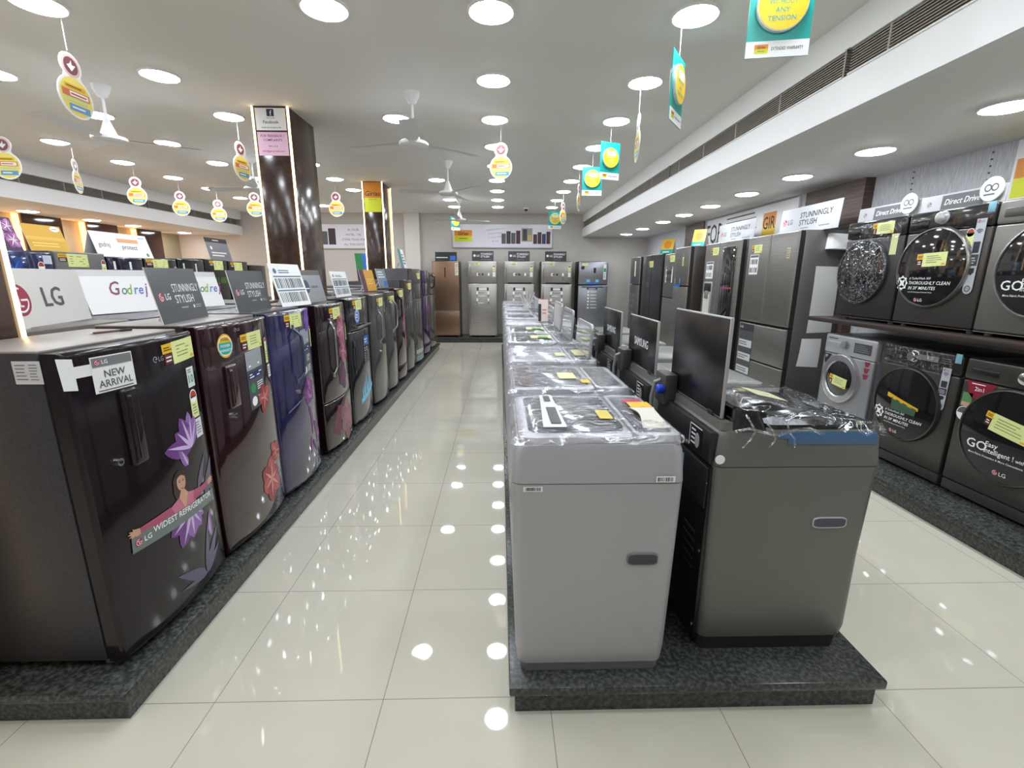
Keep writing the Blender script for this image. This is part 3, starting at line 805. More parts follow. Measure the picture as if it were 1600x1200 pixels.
def woman(m, F):
    pk, pk2, sk, hr, bn = M('#a8506c', .4), M('#c2708a', .4), M('#c99b82', .5), M('#3c2a24', .5), M('#6d7873', .4)
    d_quad(m, F, (-.213, .388), (.262, .362), (.258, .412), (-.208, .452), .002, bn, 8)
    d_lglogo(m, F, -.185, .418, .014, .0028); d_text(m, F, 'LG', -.163, .409, .02, .0028, PAPER2, 'l', rot=-4)
    F2 = lambda u, v, l: F(u, v, l)
    d_text(m, F2, 'WIDEST REFRIGERATOR', .055, .404, .024, .0028, PAPER2, maxw=.36, rot=-4.5)
    # hair, face, torso, arms, hands
    d_poly(m, F, [(.012, .47), (.0, .51), (.005, .56), (.025, .585), (.05, .59), (.075, .575), (.085, .54), (.085, .5), (.095, .47)], .001, hr)
    d_circ(m, F, .048, .54, .026, .0018, sk, .036)
    d_poly(m, F, [(.022, .56), (.03, .578), (.05, .583), (.07, .575), (.074, .555), (.06, .566), (.04, .568)], .0024, hr)
    for e in (-.01, .011): d_rect(m, F, .048+e-.005, .048+e+.005, .541, .545, .0024, hr); d_rect(m, F, .048+e-.006, .048+e+.006, .549, .551, .0024, hr)
    d_poly(m, F, [(.046, .537), (.052, .526), (.044, .526)], .0024, M('#b08570', .5)); d_poly(m, F, [(.036, .518), (.048, .515), (.06, .518), (.048, .508)], .0024, M('#b04a58', .5))
    d_poly(m, F, [(-.02, .43), (-.03, .465), (.02, .482), (.08, .482), (.13, .468), (.12, .425), (.05, .42)], .0014, pk2)
    d_poly(m, F, [(.022, .482), (.036, .505), (.06, .505), (.078, .482), (.055, .435), (.047, .43)], .002, sk)
    d_poly(m, F, [(-.03, .47), (-.1, .468), (-.172, .466), (-.172, .444), (-.09, .435), (-.01, .43)], .0022, pk)
    d_poly(m, F, [(.12, .472), (.17, .464), (.225, .468), (.228, .446), (.17, .434), (.11, .43)], .0022, pk)
    for hx, sg in ((-.172, -1), (.226, 1)):
        d_poly(m, F, [(hx, .466), (hx+sg*.022, .472), (hx+sg*.026, .455), (hx+sg*.018, .442), (hx, .444)], .0024, sk)
        for a, ln in ((58, .022), (28, .03), (8, .032), (-14, .03), (-36, .024)):
            aa = a if sg > 0 else 180-a
            d_poly(m, F, petal(hx+sg*.016, .457, aa, ln, .0075, .9), .0026, sk)
f.part('promotional_cutout', woman, label='flat printed woman in a pink top over a grey banner')
mb = MB(); F = lambda u, v, l: (-.3025-.0008-l, .43-u, v)
F = lambda u, v, l: (-.3025-.0008-l, u, v)
G = lambda u, v, l: F(.43-u, v, l)   # near side, viewed from outside
d_rect(mb, G, .29, .372, 1.02, 1.09, 0, M('#d5d5d8', .4)); d_lines(mb, G, .297, .33, 1.03, 1.083, 5, .0006, GREYINK, .25); d_lines(mb, G, .337, .366, 1.03, 1.083, 6, .0006, GREYINK, .25)
mb.build('spec_sticker', f.body)
# --- 2: maroon fridge
MAR = M('#2e161b', .09, .25, 1.0)
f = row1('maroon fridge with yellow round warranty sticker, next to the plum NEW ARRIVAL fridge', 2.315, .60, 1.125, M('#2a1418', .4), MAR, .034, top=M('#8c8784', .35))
def rnd(m, F):
    d_circ(m, F, -.155, 1.02, .05, .0004, TAGY, .056); d_rect(m, F, -.198, -.112, .982, 1.035, .001, TEAL, 2); d_ring(m, F, -.155, 1.02, .043, .047, .001, PAPER2)
    d_text(m, F, 'TOTAL', -.155, 1.044, .012, .0012, INK); d_text(m, F, 'POWER', -.155, 1.014, .013, .0016, PAPER2); d_text(m, F, 'WARRANTY', -.155, .993, .013, .0016, PAPER2, maxw=.075)
f.part('round_sticker', rnd)
f.price(-.04, 1.055, 1); f.panel(-.02, .15, .665, .965, skew=.05); f.star(.23, .87, .034, .14)
f.part('capacity_sticker', lambda m, F: (d_rect(m, F, .225, .262, .79, .86, .0004, PAPER), d_lines(m, F, .23, .257, .8, .85, 4, .001, GREYINK)))
f.recess_handle(-.185, -.1, .72, .93, MAR, (-.163, .685))
f.part('brand_mark', lambda m, F: lg(m, F, -.07, 1.085, .8))
RD1, RD2, RD3 = M('#8f2a30', .3), M('#b04a4a', .3), M('#d99a90', .3)
for cu_, cv_, r_, n_, a_ in ((.1, .24, .12, 6, 20), (.19, .37, .07, 5, 60), (.13, .70, .08, 5, -40)):
    f.part('flower_print', lambda m, F: d_flower(m, F, cu_, cv_, r_, (RD1, RD2, RD3), .0012 if cv_ > .6 else .0004, n_, a_), label='red lily print')
# --- 3: blue rose fridge
INDI = nmat('indigo_print', '#15173a', '#322d5a', nscale=5, rough=.1, coat=1.0)
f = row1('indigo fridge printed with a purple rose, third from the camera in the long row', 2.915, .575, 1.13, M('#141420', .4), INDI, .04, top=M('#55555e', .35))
f.price(-.15, 1.11, 1); f.panel(.02, .185, .70, 1.0, skew=.05); f.star(.24, .87, .03, .14)
f.arc_handle(-.07, .70, 1.03, M('#6c7390', .2, .8), .008, .05, bow=.02)
R1, R2, R3 = M('#5b2566', .3), M('#8a3a86', .3), M('#b070b0', .3)
def rose(m, F):
    for k in range(6):
        for i in range(5):
            a = i*72+k*31; rr = .075-.012*k
            d_poly(m, F, petal(.08+rr*.35*math.cos(R(a)), .60+rr*.35*math.sin(R(a)), a+40, rr*1.1, rr*.9), .0003+.0003*k, (R1, R2, R3)[(i+k) % 3 if k > 1 else (i+k) % 2])
    for i in range(9): d_poly(m, F, petal(.05+.018*i % .12, .5-.03*i, -60-15*(i % 4), .12, .035), .0003, (R1, R2)[i % 2])
f.part('flower_print', rose, label='purple rose print')
f.part('flower_print', lambda m, F: d_flower(m, F, .2, .27, .03, (R2, R3, R3), .0004, 5), label='small pink flower print')
f.part('flower_print', lambda m, F: d_flower(m, F, .17, 1.06, .08, (M('#58479a', .3), M('#6f5ab0', .3), R3), .0003, 6), label='violet flower print')
f.part('twig_print', lambda m, F: d_poly(m, F, [(-.2, .53), (-.1, .56), (.03, .585), (.03, .577), (-.1, .55), (-.2, .522)], .0005, M('#6d6f90', .4)))
mb = MB(); mb.cyl((-.075, f.surf(-.075)-.012, .63), 1, .012, .02, CHROME, 16); mb.build('lock', f.doors[0])
# --- 4
MAR4 = M('#241318', .09, .25, 1.0)
PK1, PK2, PK3 = M('#8a4458', .3), M('#b06a7c', .3), M('#d8a4b0', .3)
f = row1('maroon fridge with pink blossoms and a base drawer, beside the indigo rose fridge', 3.635, .60, 1.135, M('#16101a', .4), MAR4, .038, split=(.40,), drawer=True)
f.price(-.14, 1.10, 1, door=1)
f.arc_handle(-.14, .60, 1.01, CHROME, .009, .035, door=1)
DK1 = (M('#4a3048', .3), M('#5a3e58', .3), PK1)
for cu_, cv_, r_, n_, a_, c_, dr_ in ((.07, .93, .13, 6, 10, (PK1, PK2, PK3), 1), (.09, .76, .12, 5, 40, (PK1, PK2, PK3), 1), (.03, .56, .11, 5, 0, DK1, 1), (.06, .2, .17, 6, 25, (M('#7a5054', .3), M('#906468', .3), PK2), 0)):
    f.part('flower_print', lambda m, F: d_flower(m, F, cu_, cv_, r_, c_, .0003, n_, a_), door=dr_, label='pink blossom print' if c_ is not DK1 else 'dark blossom print')
f.part('petal_print', lambda m, F: d_poly(m, F, [(-.22, .16), (-.12, .35), (-.02, .33), (-.12, .1)], .0002, M('#6a2c44', .3)), door=0)
f.star(.245, .82, .03, .14, door=1)
# --- 5
BK5 = M('#17171b', .1, .3, 1.0)
f = row1('black two-door fridge with blue feature sticker and ice print', 4.3, .62, 1.15, M('#121214', .4), BK5, .03, split=(.86,))
f.price(-.2, 1.125, 1, door=1); f.bar_handle(-.19, .2, .895, STEELP, door=1)
f.part('round_sticker', lambda m, F: (d_circ(m, F, -.12, .99, .055, .0004, M('#5f78c8', .4), .065), d_ring(m, F, -.12, .99, .042, .048, .0008, PAPER2), d_lines(m, F, -.15, -.09, .97, 1.01, 2, .0008, PAPER2)), door=1)
def ft(m, F):
    d_rect(m, F, -.0, .2, .54, .8, .0004, M('#26282e', .3), 3); d_rect(m, F, .01, .19, .7, .79, .0008, BLUE, 2); d_lines(m, F, .03, .15, .72, .77, 2, .0014, PAPER2); d_lines(m, F, .02, .18, .55, .69, 6, .0008, PAPER2, .35)
f.part('feature_sticker', ft)
def ice(m, F):
    for k in range(7): d_poly(m, F, petal(-.1+.05*k, .22+.012*k, 85+3*k, .13+.03*(k % 3), .03), .0003, (SKYB, M('#a8dcf2', .3))[k % 2])
    d_quad(m, F, (-.15, .18), (.27, .27), (.27, .31), (-.15, .23), .0003, SKYB, 4)
f.part('ice_print', ice); f.arc_handle(-.23, .5, .76, M('#2e2e32', .3), .006, .02)
# --- 6, 7
G6 = M('#5c5c5c', .14, .55, .6)
f = row1('plain grey fridge with a slim vertical handle, beside the black ice print fridge', 5.0, .59, 1.16, M('#4a4a4c', .4), G6, .036)
f.price(-.14, 1.11, 1); f.arc_handle(-.1, .66, .98, STEELP, .009, .035); f.star(.2, .95, .04, .12)
f.part('lock', lambda m, F: m.cyl((-.1, f.surf(-.1)-.012, .56), 1, .012, .02, CHROME, 14))
f = row1('plain grey fridge with a big bowed silver handle', 5.57, .49, 1.17, M('#4a4a4c', .4), G6, .036)
f.price(-.16, 1.11, 1); f.arc_handle(-.06, .7, 1.07, STEELP, .010, .05, bow=.05)
# --- 8
f = row1('black fridge with pink blossoms and base stand, behind the bowed-handle grey fridge', 6.12, .55, 1.19, M('#121014', .4), MAR4, .038, split=(.2,), drawer=True)
f.price(-.2, 1.16, 1, door=1)
for cu_, cv_, r_ in ((.02, .72, .12), (.13, .88, .1), (.1, .5, .12)):
    f.part('flower_print', lambda m, F: d_flower(m, F, cu_, cv_, r_, (PK1, PK2, PK3), .0003, 5, 20), door=1, label='pink blossom print')
f.arc_handle(-.2, .8, 1.1, BLACK, .01, .05, door=1)
# --- 9..12
f = row1('medium grey fridge with a horizontal grip, standing before the tall silver fridge', 6.72, .54, 1.29, M('#47464a', .4), M('#54534f', .16, .5, .5), .036)
f.price(-.2, 1.24, 0); f.bar_handle(-.2, -.04, .98, STEELP); f.star(.19, 1.02, .04, .12)
f = row1('tall silver double-door fridge with vertical bright bands in the long row', 7.4, .68, 1.45, M('#56535a', .4), M('#6e6c6a', .16, .6, .5), .05, split=(1.0,))
f.part('vertical_trim', lambda m, F: [d_rect(m, F, a, a+.018, .06, .98, .0004, STEELP) for a in (-.25, -.12, .05, .2)])
f.part('wrap_band', lambda m, F: (d_rect(m, F, -.3, .3, .05, .12, .0006, M('#7fa0a0', .3), 6), d_rect(m, F, -.3, .3, .16, .22, .0006, M('#b9c6c8', .3), 6)))
f.price(-.2, 1.38, 0, door=1)
f = row1('tall purple fridge with a pink flower print near the far end of the row', 8.2, .68, 1.44, M('#4a484e', .4), M('#3a1c52', .12, .3, .8), .045, split=(.2, 1.02))
f.price(.05, 1.39, 0, door=2)
for cu_, cv_, r_ in ((.05, .8, .14), (.1, .45, .12)):
    f.part('flower_print', lambda m, F: d_flower(m, F, cu_, cv_, r_, (R1, R2, R3), .0003, 6), door=1, label='pink flower print')
f = row1('tall grey fridge with black loop handle, last in the long printed row', 8.98, .68, 1.41, M('#4a4a4c', .4), M('#66625d', .16, .5, .5), .045, split=(.26, 1.0))
f.arc_handle(-.2, 1.12, 1.36, BLACK, .014, .06, door=2); f.price(-.1, 1.36, 0, door=2)

# --- row 2: backs toward the first row, fronts to the far aisle
GB = 'fridges backing onto the long printed row'
bod = [M('#6b655f', .35), M('#57555a', .35), M('#4a4a4c', .4), M('#35333a', .4), M('#5d5957', .35)]
for i, (yc, h, nt) in enumerate(((2.17, 1.115, 'under the white two-letter board'), (2.78, 1.115, 'under the nearer rainbow script tent card'), (3.36, 1.12, 'under the farther rainbow script tent card'), (3.94, 1.13, 'just before the pillar with notices'), (5.2, 1.13, 'just past the pillar with notices'), (5.82, 1.15, 'two past the pillar with notices'), (6.44, 1.17, 'third past the pillar with notices'), (7.05, 1.2, 'just before the orange badge pillar'), (8.35, 1.25, 'just past the orange badge pillar'))):
    f = Fridge('grey fridge turned away from the camera, %s' % nt, -2.62, yc, WEST, .57, h, .7, bod[i % 5], [(-.285, .285, .03, h-.004, bod[(i+2) % 5])], .03, group=GB)
    f.recess_handle(.12, .2, .7, .95, bod[(i+2) % 5])
# --- row 3: far left, facing the camera side
GC = 'tall fridges in the far left row'
def row3(label, yc, w, h, mat, body=None):
    return Fridge(label, -4.4, yc, EAST, w, h-PZ, .58, body or M('#3c3c42', .4), [(-w/2, w/2, .03, .95, mat), (-w/2, w/2, .96, h-PZ-.004, mat)], .02, group=GC)
f = row3('deep blue tall fridge in the far left row, above the white two-letter board', 4.52, .57, 1.67, M('#17295c', .15, .3, .6))
f.star(.14, 1.29, .07, .17, door=1); f.part('white_sticker', lambda m, F: d_rect(m, F, .17, .27, 1.44, 1.52, .0006, M('#c9d3e6', .4)), door=1); f.part('flower_print', lambda m, F: d_flower(m, F, -.12, 1.38, .12, (BLUED, M('#2b4a94', .3), BLUE), .0003, 6), door=1)
f = row3('plain grey tall fridge with price tag in the far left row, under the yellow sign', 5.13, .60, 1.69, M('#6e6e6f', .35, .2), M('#3c3c44', .4))
f.price(-.27, 1.545, 0, door=1, sc=1.5); f.star(.26, 1.33, .07, .17, door=1); f.arc_handle(-.285, 1.1, 1.35, STEELP, .012, .03, door=1)
f = row3('navy tall fridge with a blank white sticker in the far left row', 5.72, .53, 1.66, M('#141a34', .12, .3, .6)); f.part('white_sticker', lambda m, F: d_rect(m, F, -.2, .05, 1.40, 1.49, .0006, PAPER), door=1); f.arc_handle(.1, 1.1, 1.3, STEELP, .012, .03, door=1)
f = row3('black tall fridge with wide price tag under the white tent sign', 6.3, .58, 1.665, M('#17141a', .12, .3, .6)); f.price(-.27, 1.53, 0, door=1, sc=1.7); f.part('flower_print', lambda m, F: (d_flower(m, F, .12, 1.1, .1, (M('#c9a08c', .4), PK3, PAPER), .0003, 5), d_rect(m, F, -.25, .2, 1.2, 1.26, .0004, PK3)), door=1)
f.star(.25, 1.28, .07, .17, door=1)
f = row3('black tall fridge with pale blue sticker in the far left row', 6.9, .57, 1.68, M('#121318', .12, .3, .6)); f.part('white_sticker', lambda m, F: d_rect(m, F, -.2, .08, 1.38, 1.5, .0006, M('#c8d8e2', .4)), door=1); f.arc_handle(.18, 1.0, 1.3, STEELP, .012, .03, door=1)
f = row3('charcoal tall fridge with green lettering strip in the far left row', 7.5, .57, 1.70, M('#343230', .2, .4)); f.price(-.2, 1.555, 0, door=1, sc=1.6)
f.part('green_strip', lambda m, F: (d_rect(m, F, -.15, .27, 1.2, 1.33, .0004, M('#26331f', .4)), d_bars(m, F, -.13, .25, 1.22, 1.31, .001, M('#4e7a38', .5), 9)), door=1)
f = row3('charcoal tall fridge with chart of vertical lines in the far left row', 8.12, .57, 1.69, M('#3a3836', .2, .4)); f.part('chart_sticker', lambda m, F: (d_rect(m, F, -.25, .25, 1.1, 1.38, .0004, M('#b9b4b0', .4)), d_bars(m, F, -.22, .22, 1.13, 1.33, .001, INK, 9), d_rect(m, F, -.22, .22, .98, 1.08, .0004, M('#35502c', .4))), door=1)
f.price(-.25, 1.545, 0, door=1, sc=1.5)
f = row3('black tall fridge with white print, last seen in the far left row', 8.74, .57, 1.64, M('#141214', .12, .3, .6)); f.part('white_sticker', lambda m, F: (d_rect(m, F, -.2, .1, 1.28, 1.46, .0006, BLACK), d_lines(m, F, -.15, .06, 1.3, 1.42, 3, .001, PAPER)), door=1)

# --- end wall row, facing the camera
GD = 'steel fridges along the end wall'
YE = 10.42
f = Fridge('bronze steel fridge with freezer drawer, leftmost against the end wall', -1.19, YE, SOUTH, .585, 1.66, .55, M('#4d4640', .35), [(-.2925, .2925, .03, .575, STEELBR, 'drawer'), (-.2925, .2925, .60, 1.655, STEELBR)], .012, group=GD)
f.part('display', lambda m, F: d_rect(m, F, -.03, -.005, 1.31, 1.52, .0004, BLACK), 1); f.part('energy_label', lambda m, F: (d_rect(m, F, .2, .27, 1.36, 1.62, .0004, M('#dcd9c4', .5)), d_lines(m, F, .21, .26, 1.38, 1.6, 6, .001, GREYINK)), 1)
f.part('brand_mark', lambda m, F: d_rect(m, F, -.28, .28, .578, .598, -.004, STEELP), 1)
def steel_two(label, x, w, hz=1.18, brand=True):
    f = Fridge(label, x, YE, SOUTH, w, 1.665, .55, M('#4d4a48', .35), [(-w/2, w/2, .03, hz, STEEL), (-w/2, w/2, hz+.012, 1.66, STEEL)], .02, group=GD)
    f.arc_handle(-w/2+.045, .55, hz-.06, STEELP, .011, .035, 0); f.arc_handle(-w/2+.045, hz+.05, 1.6, STEELP, .011, .035, 1)
    f.part('price_tag', lambda m, F: (d_rect(m, F, -.18, -.06, 1.57, 1.63, .0004, TAGG), d_lines(m, F, -.17, -.07, 1.58, 1.62, 2, .001, GREYINK)), 1)
    f.part('energy_label', lambda m, F: (d_rect(m, F, w/2-.1, w/2-.04, 1.33, 1.43, .0004, PAPER), d_star(m, F, w/2-.07, 1.45, .06, .12)), 1)
    f.part('door_strip', lambda m, F: (d_rect(m, F, -.13, .15, 1.35, 1.41, .0004, PAPER2), d_circ(m, F, 0, 1.38, .022, .001, INK, n=12), d_lines(m, F, -.11, -.04, 1.365, 1.395, 1, .001, INK)), 1)
    def ft(m, F):
        d_rect(m, F, -.13, .13, 1.03, 1.1, .0004, INK); d_lines(m, F, -.08, .1, 1.045, 1.085, 1, .001, PAPER2)
        for v in (.95, .8): d_rect(m, F, -.14, .14, v, v+.06, .0004, PAPER2); d_rect(m, F, -.14, .14, v-.06, v-.01, .0004, GREYP); d_lines(m, F, -.12, .08, v-.05, v-.02, 1, .001, PAPER2)
        d_lines(m, F, -.1, .1, .97, .99, 1, .001, INK)
    f.part('feature_sticker', ft, 0)
    return f
steel_two('steel two-door fridge beside the bronze one against the end wall', -.385, .64)
f = steel_two('steel two-door fridge in the middle of the end wall row', .42, .67); f.bar_handle(-.25, .28, 1.2, BLACK, 0)
f = steel_two('steel two-door fridge with a horizontal black handle, fourth against the end wall', 1.25, .69); f.bar_handle(-.25, .28, 1.2, BLACK, 0); f.part('model_strip', lambda m, F: d_rect(m, F, -.13, .15, 1.26, 1.33, .0004, M('#8a6f70', .4)), 1)
f = Fridge('silver fridge with blue stickers, rightmost against the end wall', 2.06, YE, SOUTH, .65, 1.67, .55, M('#2a2320', .4), [(-.325, .325, .03, 1.15, M('#8f9196', .28, .7)), (-.325, .325, 1.17, 1.665, M('#9a9ca1', .28, .7))], .012, group=GD)
f.part('display', lambda m, F: d_rect(m, F, .0, .05, 1.42, 1.53, .0004, BLACK), 1); f.part('feature_sticker', lambda m, F: (d_rect(m, F, -.15, .12, 1.22, 1.28, .0004, SKYB), d_rect(m, F, -.14, .08, 1.18, 1.215, .0004, BLUE)), 1)
f.part('price_tag', lambda m, F: (d_rect(m, F, -.26, -.12, 1.57, 1.63, .0004, TAGG), d_circ(m, F, -.24, 1.53, .04, .0004, INK, n=14)), 1)
f.part('energy_label', lambda m, F: (d_rect(m, F, .22, .28, 1.28, 1.6, .0004, PAPER), d_rect(m, F, .225, .275, 1.44, 1.52, .001, GREEN), d_lines(m, F, .23, .27, 1.3, 1.42, 4, .001, GREYINK)), 1)
f.bar_handle(-.25, .22, 1.12, BLUED, 0)
f.part('feature_sticker', lambda m, F: (d_rect(m, F, -.14, .1, 1.06, 1.10, .0004, BLUED), d_lines(m, F, -.1, .07, 1.07, 1.09, 1, .001, PAPER2), [(d_circ(m, F, -.1, 1.01-.07*k, .02, .0004, PAPER2, n=10), d_lines(m, F, -.05, .1, .995-.07*k, 1.025-.07*k, 2, .0004, PAPER2)) for k in range(6)]), 0)

# --- right wall fridges, facing the aisle
GE = 'tall fridges along the right wall'
XE = 2.79
def hs(m, F, u0, u1, v0, v1):
    """white energy chart with dark figures"""
    d_rect(m, F, u0, u1, v0, v1, .0004, PAPER2); w = u1-u0; h = v1-v0
    d_rect(m, F, u0+w*.05, u1-w*.05, v1-h*.14, v1-h*.03, .001, GREYINK)
    for k in range(2):
        b0 = v0+h*(.05+.42*k)
        d_bars(m, F, u0+w*.08, u1-w*.08, b0+h*.05, b0+h*.3, .001, INK, 5)
w = .9
f = Fridge('big grey french door fridge nearest the camera on the right wall', XE, 4.88, WEST, w, 1.775, .5, M('#6d6c68', .35, .3), [(-.45, -.002, .86, 1.77, STEELD), (.002, .45, .86, 1.77, STEELD), (-.45, .45, .45, .84, STEELD, 'drawer'), (-.45, .45, .03, .44, STEELD, 'drawer')], .006, group=GE)
f.part('energy_label', lambda m, F: hs(m, F, -.37, -.19, 1.37, 1.58), 0); f.price(-.36, 1.68, 0, 0, 1.0)
f.part('warranty_sticker', lambda m, F: (d_rect(m, F, .3, .35, 1.52, 1.62, .0004, M('#c9b98f', .5)), d_lines(m, F, .305, .345, 1.53, 1.61, 4, .001, GREYINK)), 1)
def feat(m, F):
    d_rect(m, F, -.42, -.12, .1, .83, .0004, M('#4a4c50', .35)); d_rect(m, F, -.42, -.12, .75, .83, .001, INK); d_text(m, F, 'LG', -.36, .78, .025, .0016, PAPER2); d_lglogo(m, F, -.4, .79, .014, .0016)
    for k in range(4): d_rect(m, F, -.41, -.13, .12+.15*k, .2+.15*k, .001, M('#c4c8ca', .4)); d_lines(m, F, -.4, -.17, .135+.15*k, .185+.15*k, 2, .0016, GREYINK)
f.part('feature_sticker', feat, 2)
for dd, sg in ((0, -1), (1, 1)):
    pass
w = .96
f = Fridge('grey fridge with water dispenser and dark glass door panel on the right wall', XE+.01, 5.98, WEST, w, 1.775, .48, M('#55524e', .35, .3), [(-.48, -.06, .03, 1.77, STEELD), (-.056, .48, .03, 1.77, STEELD)], .006, group=GE)
f.part('glass_panel', lambda m, F: (m.box(.06, .38, f.surf(.2)-.006, f.surf(.2)+.004, .78, 1.70, M('#101014', .04, 0, 1.0), .003), d_rect(m, F, .1, .36, 1.2, 1.22, .007, M('#a04050', .3))), 1)
def disp(m, F):
    y = f.surf(-.3)
    m.box(-.42, -.17, y-.004, y+.002, .83, 1.28, M('#b9b6b0', .35, .4), .004); m.box(-.4, -.19, y-.006, y, 1.15, 1.26, DARKP, .003); d_rect(m, F, -.395, -.2, .86, 1.12, .006, M('#d6d2c8', .4))
    m.box(-.33, -.25, y-.03, y-.002, 1.06, 1.16, GREYP, .01)
f.part('water_dispenser', disp, 0); f.part('energy_label', lambda m, F: hs(m, F, -.4, -.18, 1.32, 1.54), 0); f.price(-.3, 1.71, 0, 0, 1.1)
f = Fridge('grey fridge with a blue sticker between the dispenser fridge and the charcoal ones', XE-.06, 7.1, WEST, .56, 1.775, .52, M('#453f3b', .35, .2), [(-.28, .28, .03, 1.2, STEELD), (-.28, .28, 1.215, 1.77, STEELD)], .02, group=GE)
f.part('blue_sticker', lambda m, F: (d_rect(m, F, -.2, .05, 1.25, 1.32, .0004, SKYB), d_rect(m, F, -.2, .05, 1.17, 1.245, .0004, BLUE, 1)), 1); f.star(.1, 1.5, .05, .16, 1)
f = Fridge('grey fridge with a white chart label behind the blue sticker fridge', XE, 7.74, WEST, .56, 1.715, .5, M('#3a3734', .35, .2), [(-.28, .28, .03, 1.0, STEELD), (-.28, .28, 1.01, 1.71, STEELD)], .01, group=GE)
f.part('energy_label', lambda m, F: hs(m, F, -.16, .16, 1.25, 1.5), 1); f.price(-.05, 1.68, 0, 1, 1.2)
f = Fridge('charcoal side-by-side fridge with a long slim seam on the right wall', XE, 8.6, WEST, .92, 1.735, .5, M('#2c2a2b', .35, .2), [(-.46, -.06, .03, 1.73, M('#3f3e40', .3, .5)), (-.057, .46, .03, 1.73, M('#3f3e40', .3, .5))], .008, group=GE)
f.price(-.25, 1.62, 0, 0, 1.3); f.part('display', lambda m, F: d_rect(m, F, -.36, -.16, 1.15, 1.24, .0004, M('#56565a', .3)), 0)
f = Fridge('grey rounded two-door fridge farthest along the right wall', XE, 9.75, WEST, .66, 1.73, .5, M('#6a6866', .35, .3), [(-.33, .33, .03, 1.18, STEELD), (-.33, .33, 1.195, 1.725, STEELD)], .05, group=GE)
f.part('blue_sticker', lambda m, F: (d_rect(m, F, -.05, .15, 1.2, 1.3, .0004, BLUE), d_rect(m, F, .12, .18, 1.35, 1.65, .0004, PAPER)), 1); f.part('feature_sticker', lambda m, F: (d_rect(m, F, -.05, .15, 1.05, 1.1, .0004, BLUED), [d_rect(m, F, -.05, .12, .95-.12*k, 1.01-.12*k, .0004, M('#b9bcc2', .4)) for k in range(5)]), 0)
# papers taped to the french door fridge's side
def paper(name, label, pts, y, mat):
    mb = MB(); n = len(pts)
    vs = []
    for i in range(5):
        t = i/4
        a = Vector(pts[0]).lerp(Vector(pts[3]), t); b = Vector(pts[1]).lerp(Vector(pts[2]), t)
        bow = .006*math.sin(PI*t)
        vs += [(a.x, y-.003-bow, a.y), (b.x, y-.003-bow, b.y)]
    fs = [(2*i, 2*i+1, 2*i+3, 2*i+2) for i in range(4)]
    mb.add(vs, fs, mat); mb.add([(p[0], p[1]+.0015, p[2]) for p in vs], [tuple(reversed(q)) for q in fs], mat)
    return tag(mb.build(name), label, 'paper')
YS = 4.43
paper('paper_sheet', 'long white paper sheet taped to the french door fridge side', [(2.99, .93), (3.23, .94), (3.22, 1.56), (2.99, 1.565)], YS, PAPER)
o = paper('paper_sheet', 'short white notice taped below the long sheet on the fridge side', [(2.935, .6), (3.15, .59), (3.15, .875), (2.955, .875)], YS, PAPER2)
mb = MB()
mb.add([(3.05, 4.33, 1.72), (3.27, 4.27, 1.71), (3.27, 4.29, 1.84), (3.06, 4.37, 1.86), (3.05, 4.428, 1.72), (3.27, 4.428, 1.71), (3.27, 4.428, 1.84), (3.06, 4.428, 1.86)], [(0, 1, 2, 3), (7, 6, 5, 4), (0, 4, 5, 1), (2, 6, 7, 3), (1, 5, 6, 2), (0, 3, 7, 4)], PAPER2)
tag(mb.build('paper_folder'), 'small white folder leaning at the top of the french door fridge side', 'paper')
# ------------------------------------------------------------------ signs on the fridge tops
def stand(name, label, x, y, z, rz, w, h, lean, draw, mat=PAPER2, tent=False, group=None, cat='sign'):
    mb = MB(); ca, sa = math.cos(R(lean)), math.sin(R(lean)); T = .004
    xf = lambda px, py, pz: (px, pz*sa+py*ca, pz*ca-py*sa)
    mb.box(-w/2, w/2, 0, T, 0, h, mat, xf=xf)
    F = lambda u, v, l: xf(u, -.0006-l, v)
    draw(mb, F, w, h)
    if tent:
        D = 2*h*sa+.02
        mb.add([(-w/2, h*sa, h*ca), (w/2, h*sa, h*ca), (w/2, D, 0), (-w/2, D, 0), (-w/2, h*sa+T, h*ca), (w/2, h*sa+T, h*ca), (w/2, D+T, 0), (-w/2, D+T, 0)], [(0, 1, 2, 3), (7, 6, 5, 4), (0, 4, 5, 1), (1, 5, 6, 2), (2, 6, 7, 3), (3, 7, 4, 0)], mat)
    else:
        q = h*.6
        mb.add([(-.03, q*sa+T, q*ca), (.03, q*sa+T, q*ca), (.03, q*sa+.09, 0), (-.03, q*sa+.09, 0)], [(0, 1, 2, 3), (3, 2, 1, 0)], mat)
    return tag(mb.build(name, None, (x, y, z+.001), rz), label, cat, group)
SLATE = M('#4a4f52', .3)
def stylish(mb, F, w, h):
    d_rect(mb, F, -w/2, w/2, 0, h, 0, SLATE, 4)
    d_lglogo(mb, F, -w*.38, h*.47, h*.085, .0006); d_text(mb, F, 'LG', -w*.3, h*.42, h*.12, .0006, PAPER2, 'l', maxw=w*.14)
    d_text(mb, F, 'STUNNINGLY', -w*.12, h*.55, h*.16, .0006, PAPER2, 'l', bold=False, maxw=w*.58); d_text(mb, F, 'STYLISH', -w*.12, h*.34, h*.16, .0006, PAPER2, 'l', bold=False, maxw=w*.40)
    d_circ(mb, F, w*.23, h*.25, h*.035, .0006, PAPER2, n=12); d_lines(mb, F, w*.27, w*.44, h*.21, h*.29, 2, .0006, M('#9fa4a6', .5)); d_lines(mb, F, -w*.05, w*.15, h*.22, h*.28, 1, .0006, M('#9fa4a6', .5))
stand('counter_sign', 'slate STUNNINGLY STYLISH sign on the maroon fridge', -1.5, 2.27, 1.249, EAST+R(11), .47, .245, 10, stylish)
stand('counter_sign', 'slate STUNNINGLY STYLISH sign on the indigo rose fridge', -1.48, 2.87, 1.254, EAST+R(5), .47, .235, 10, stylish)
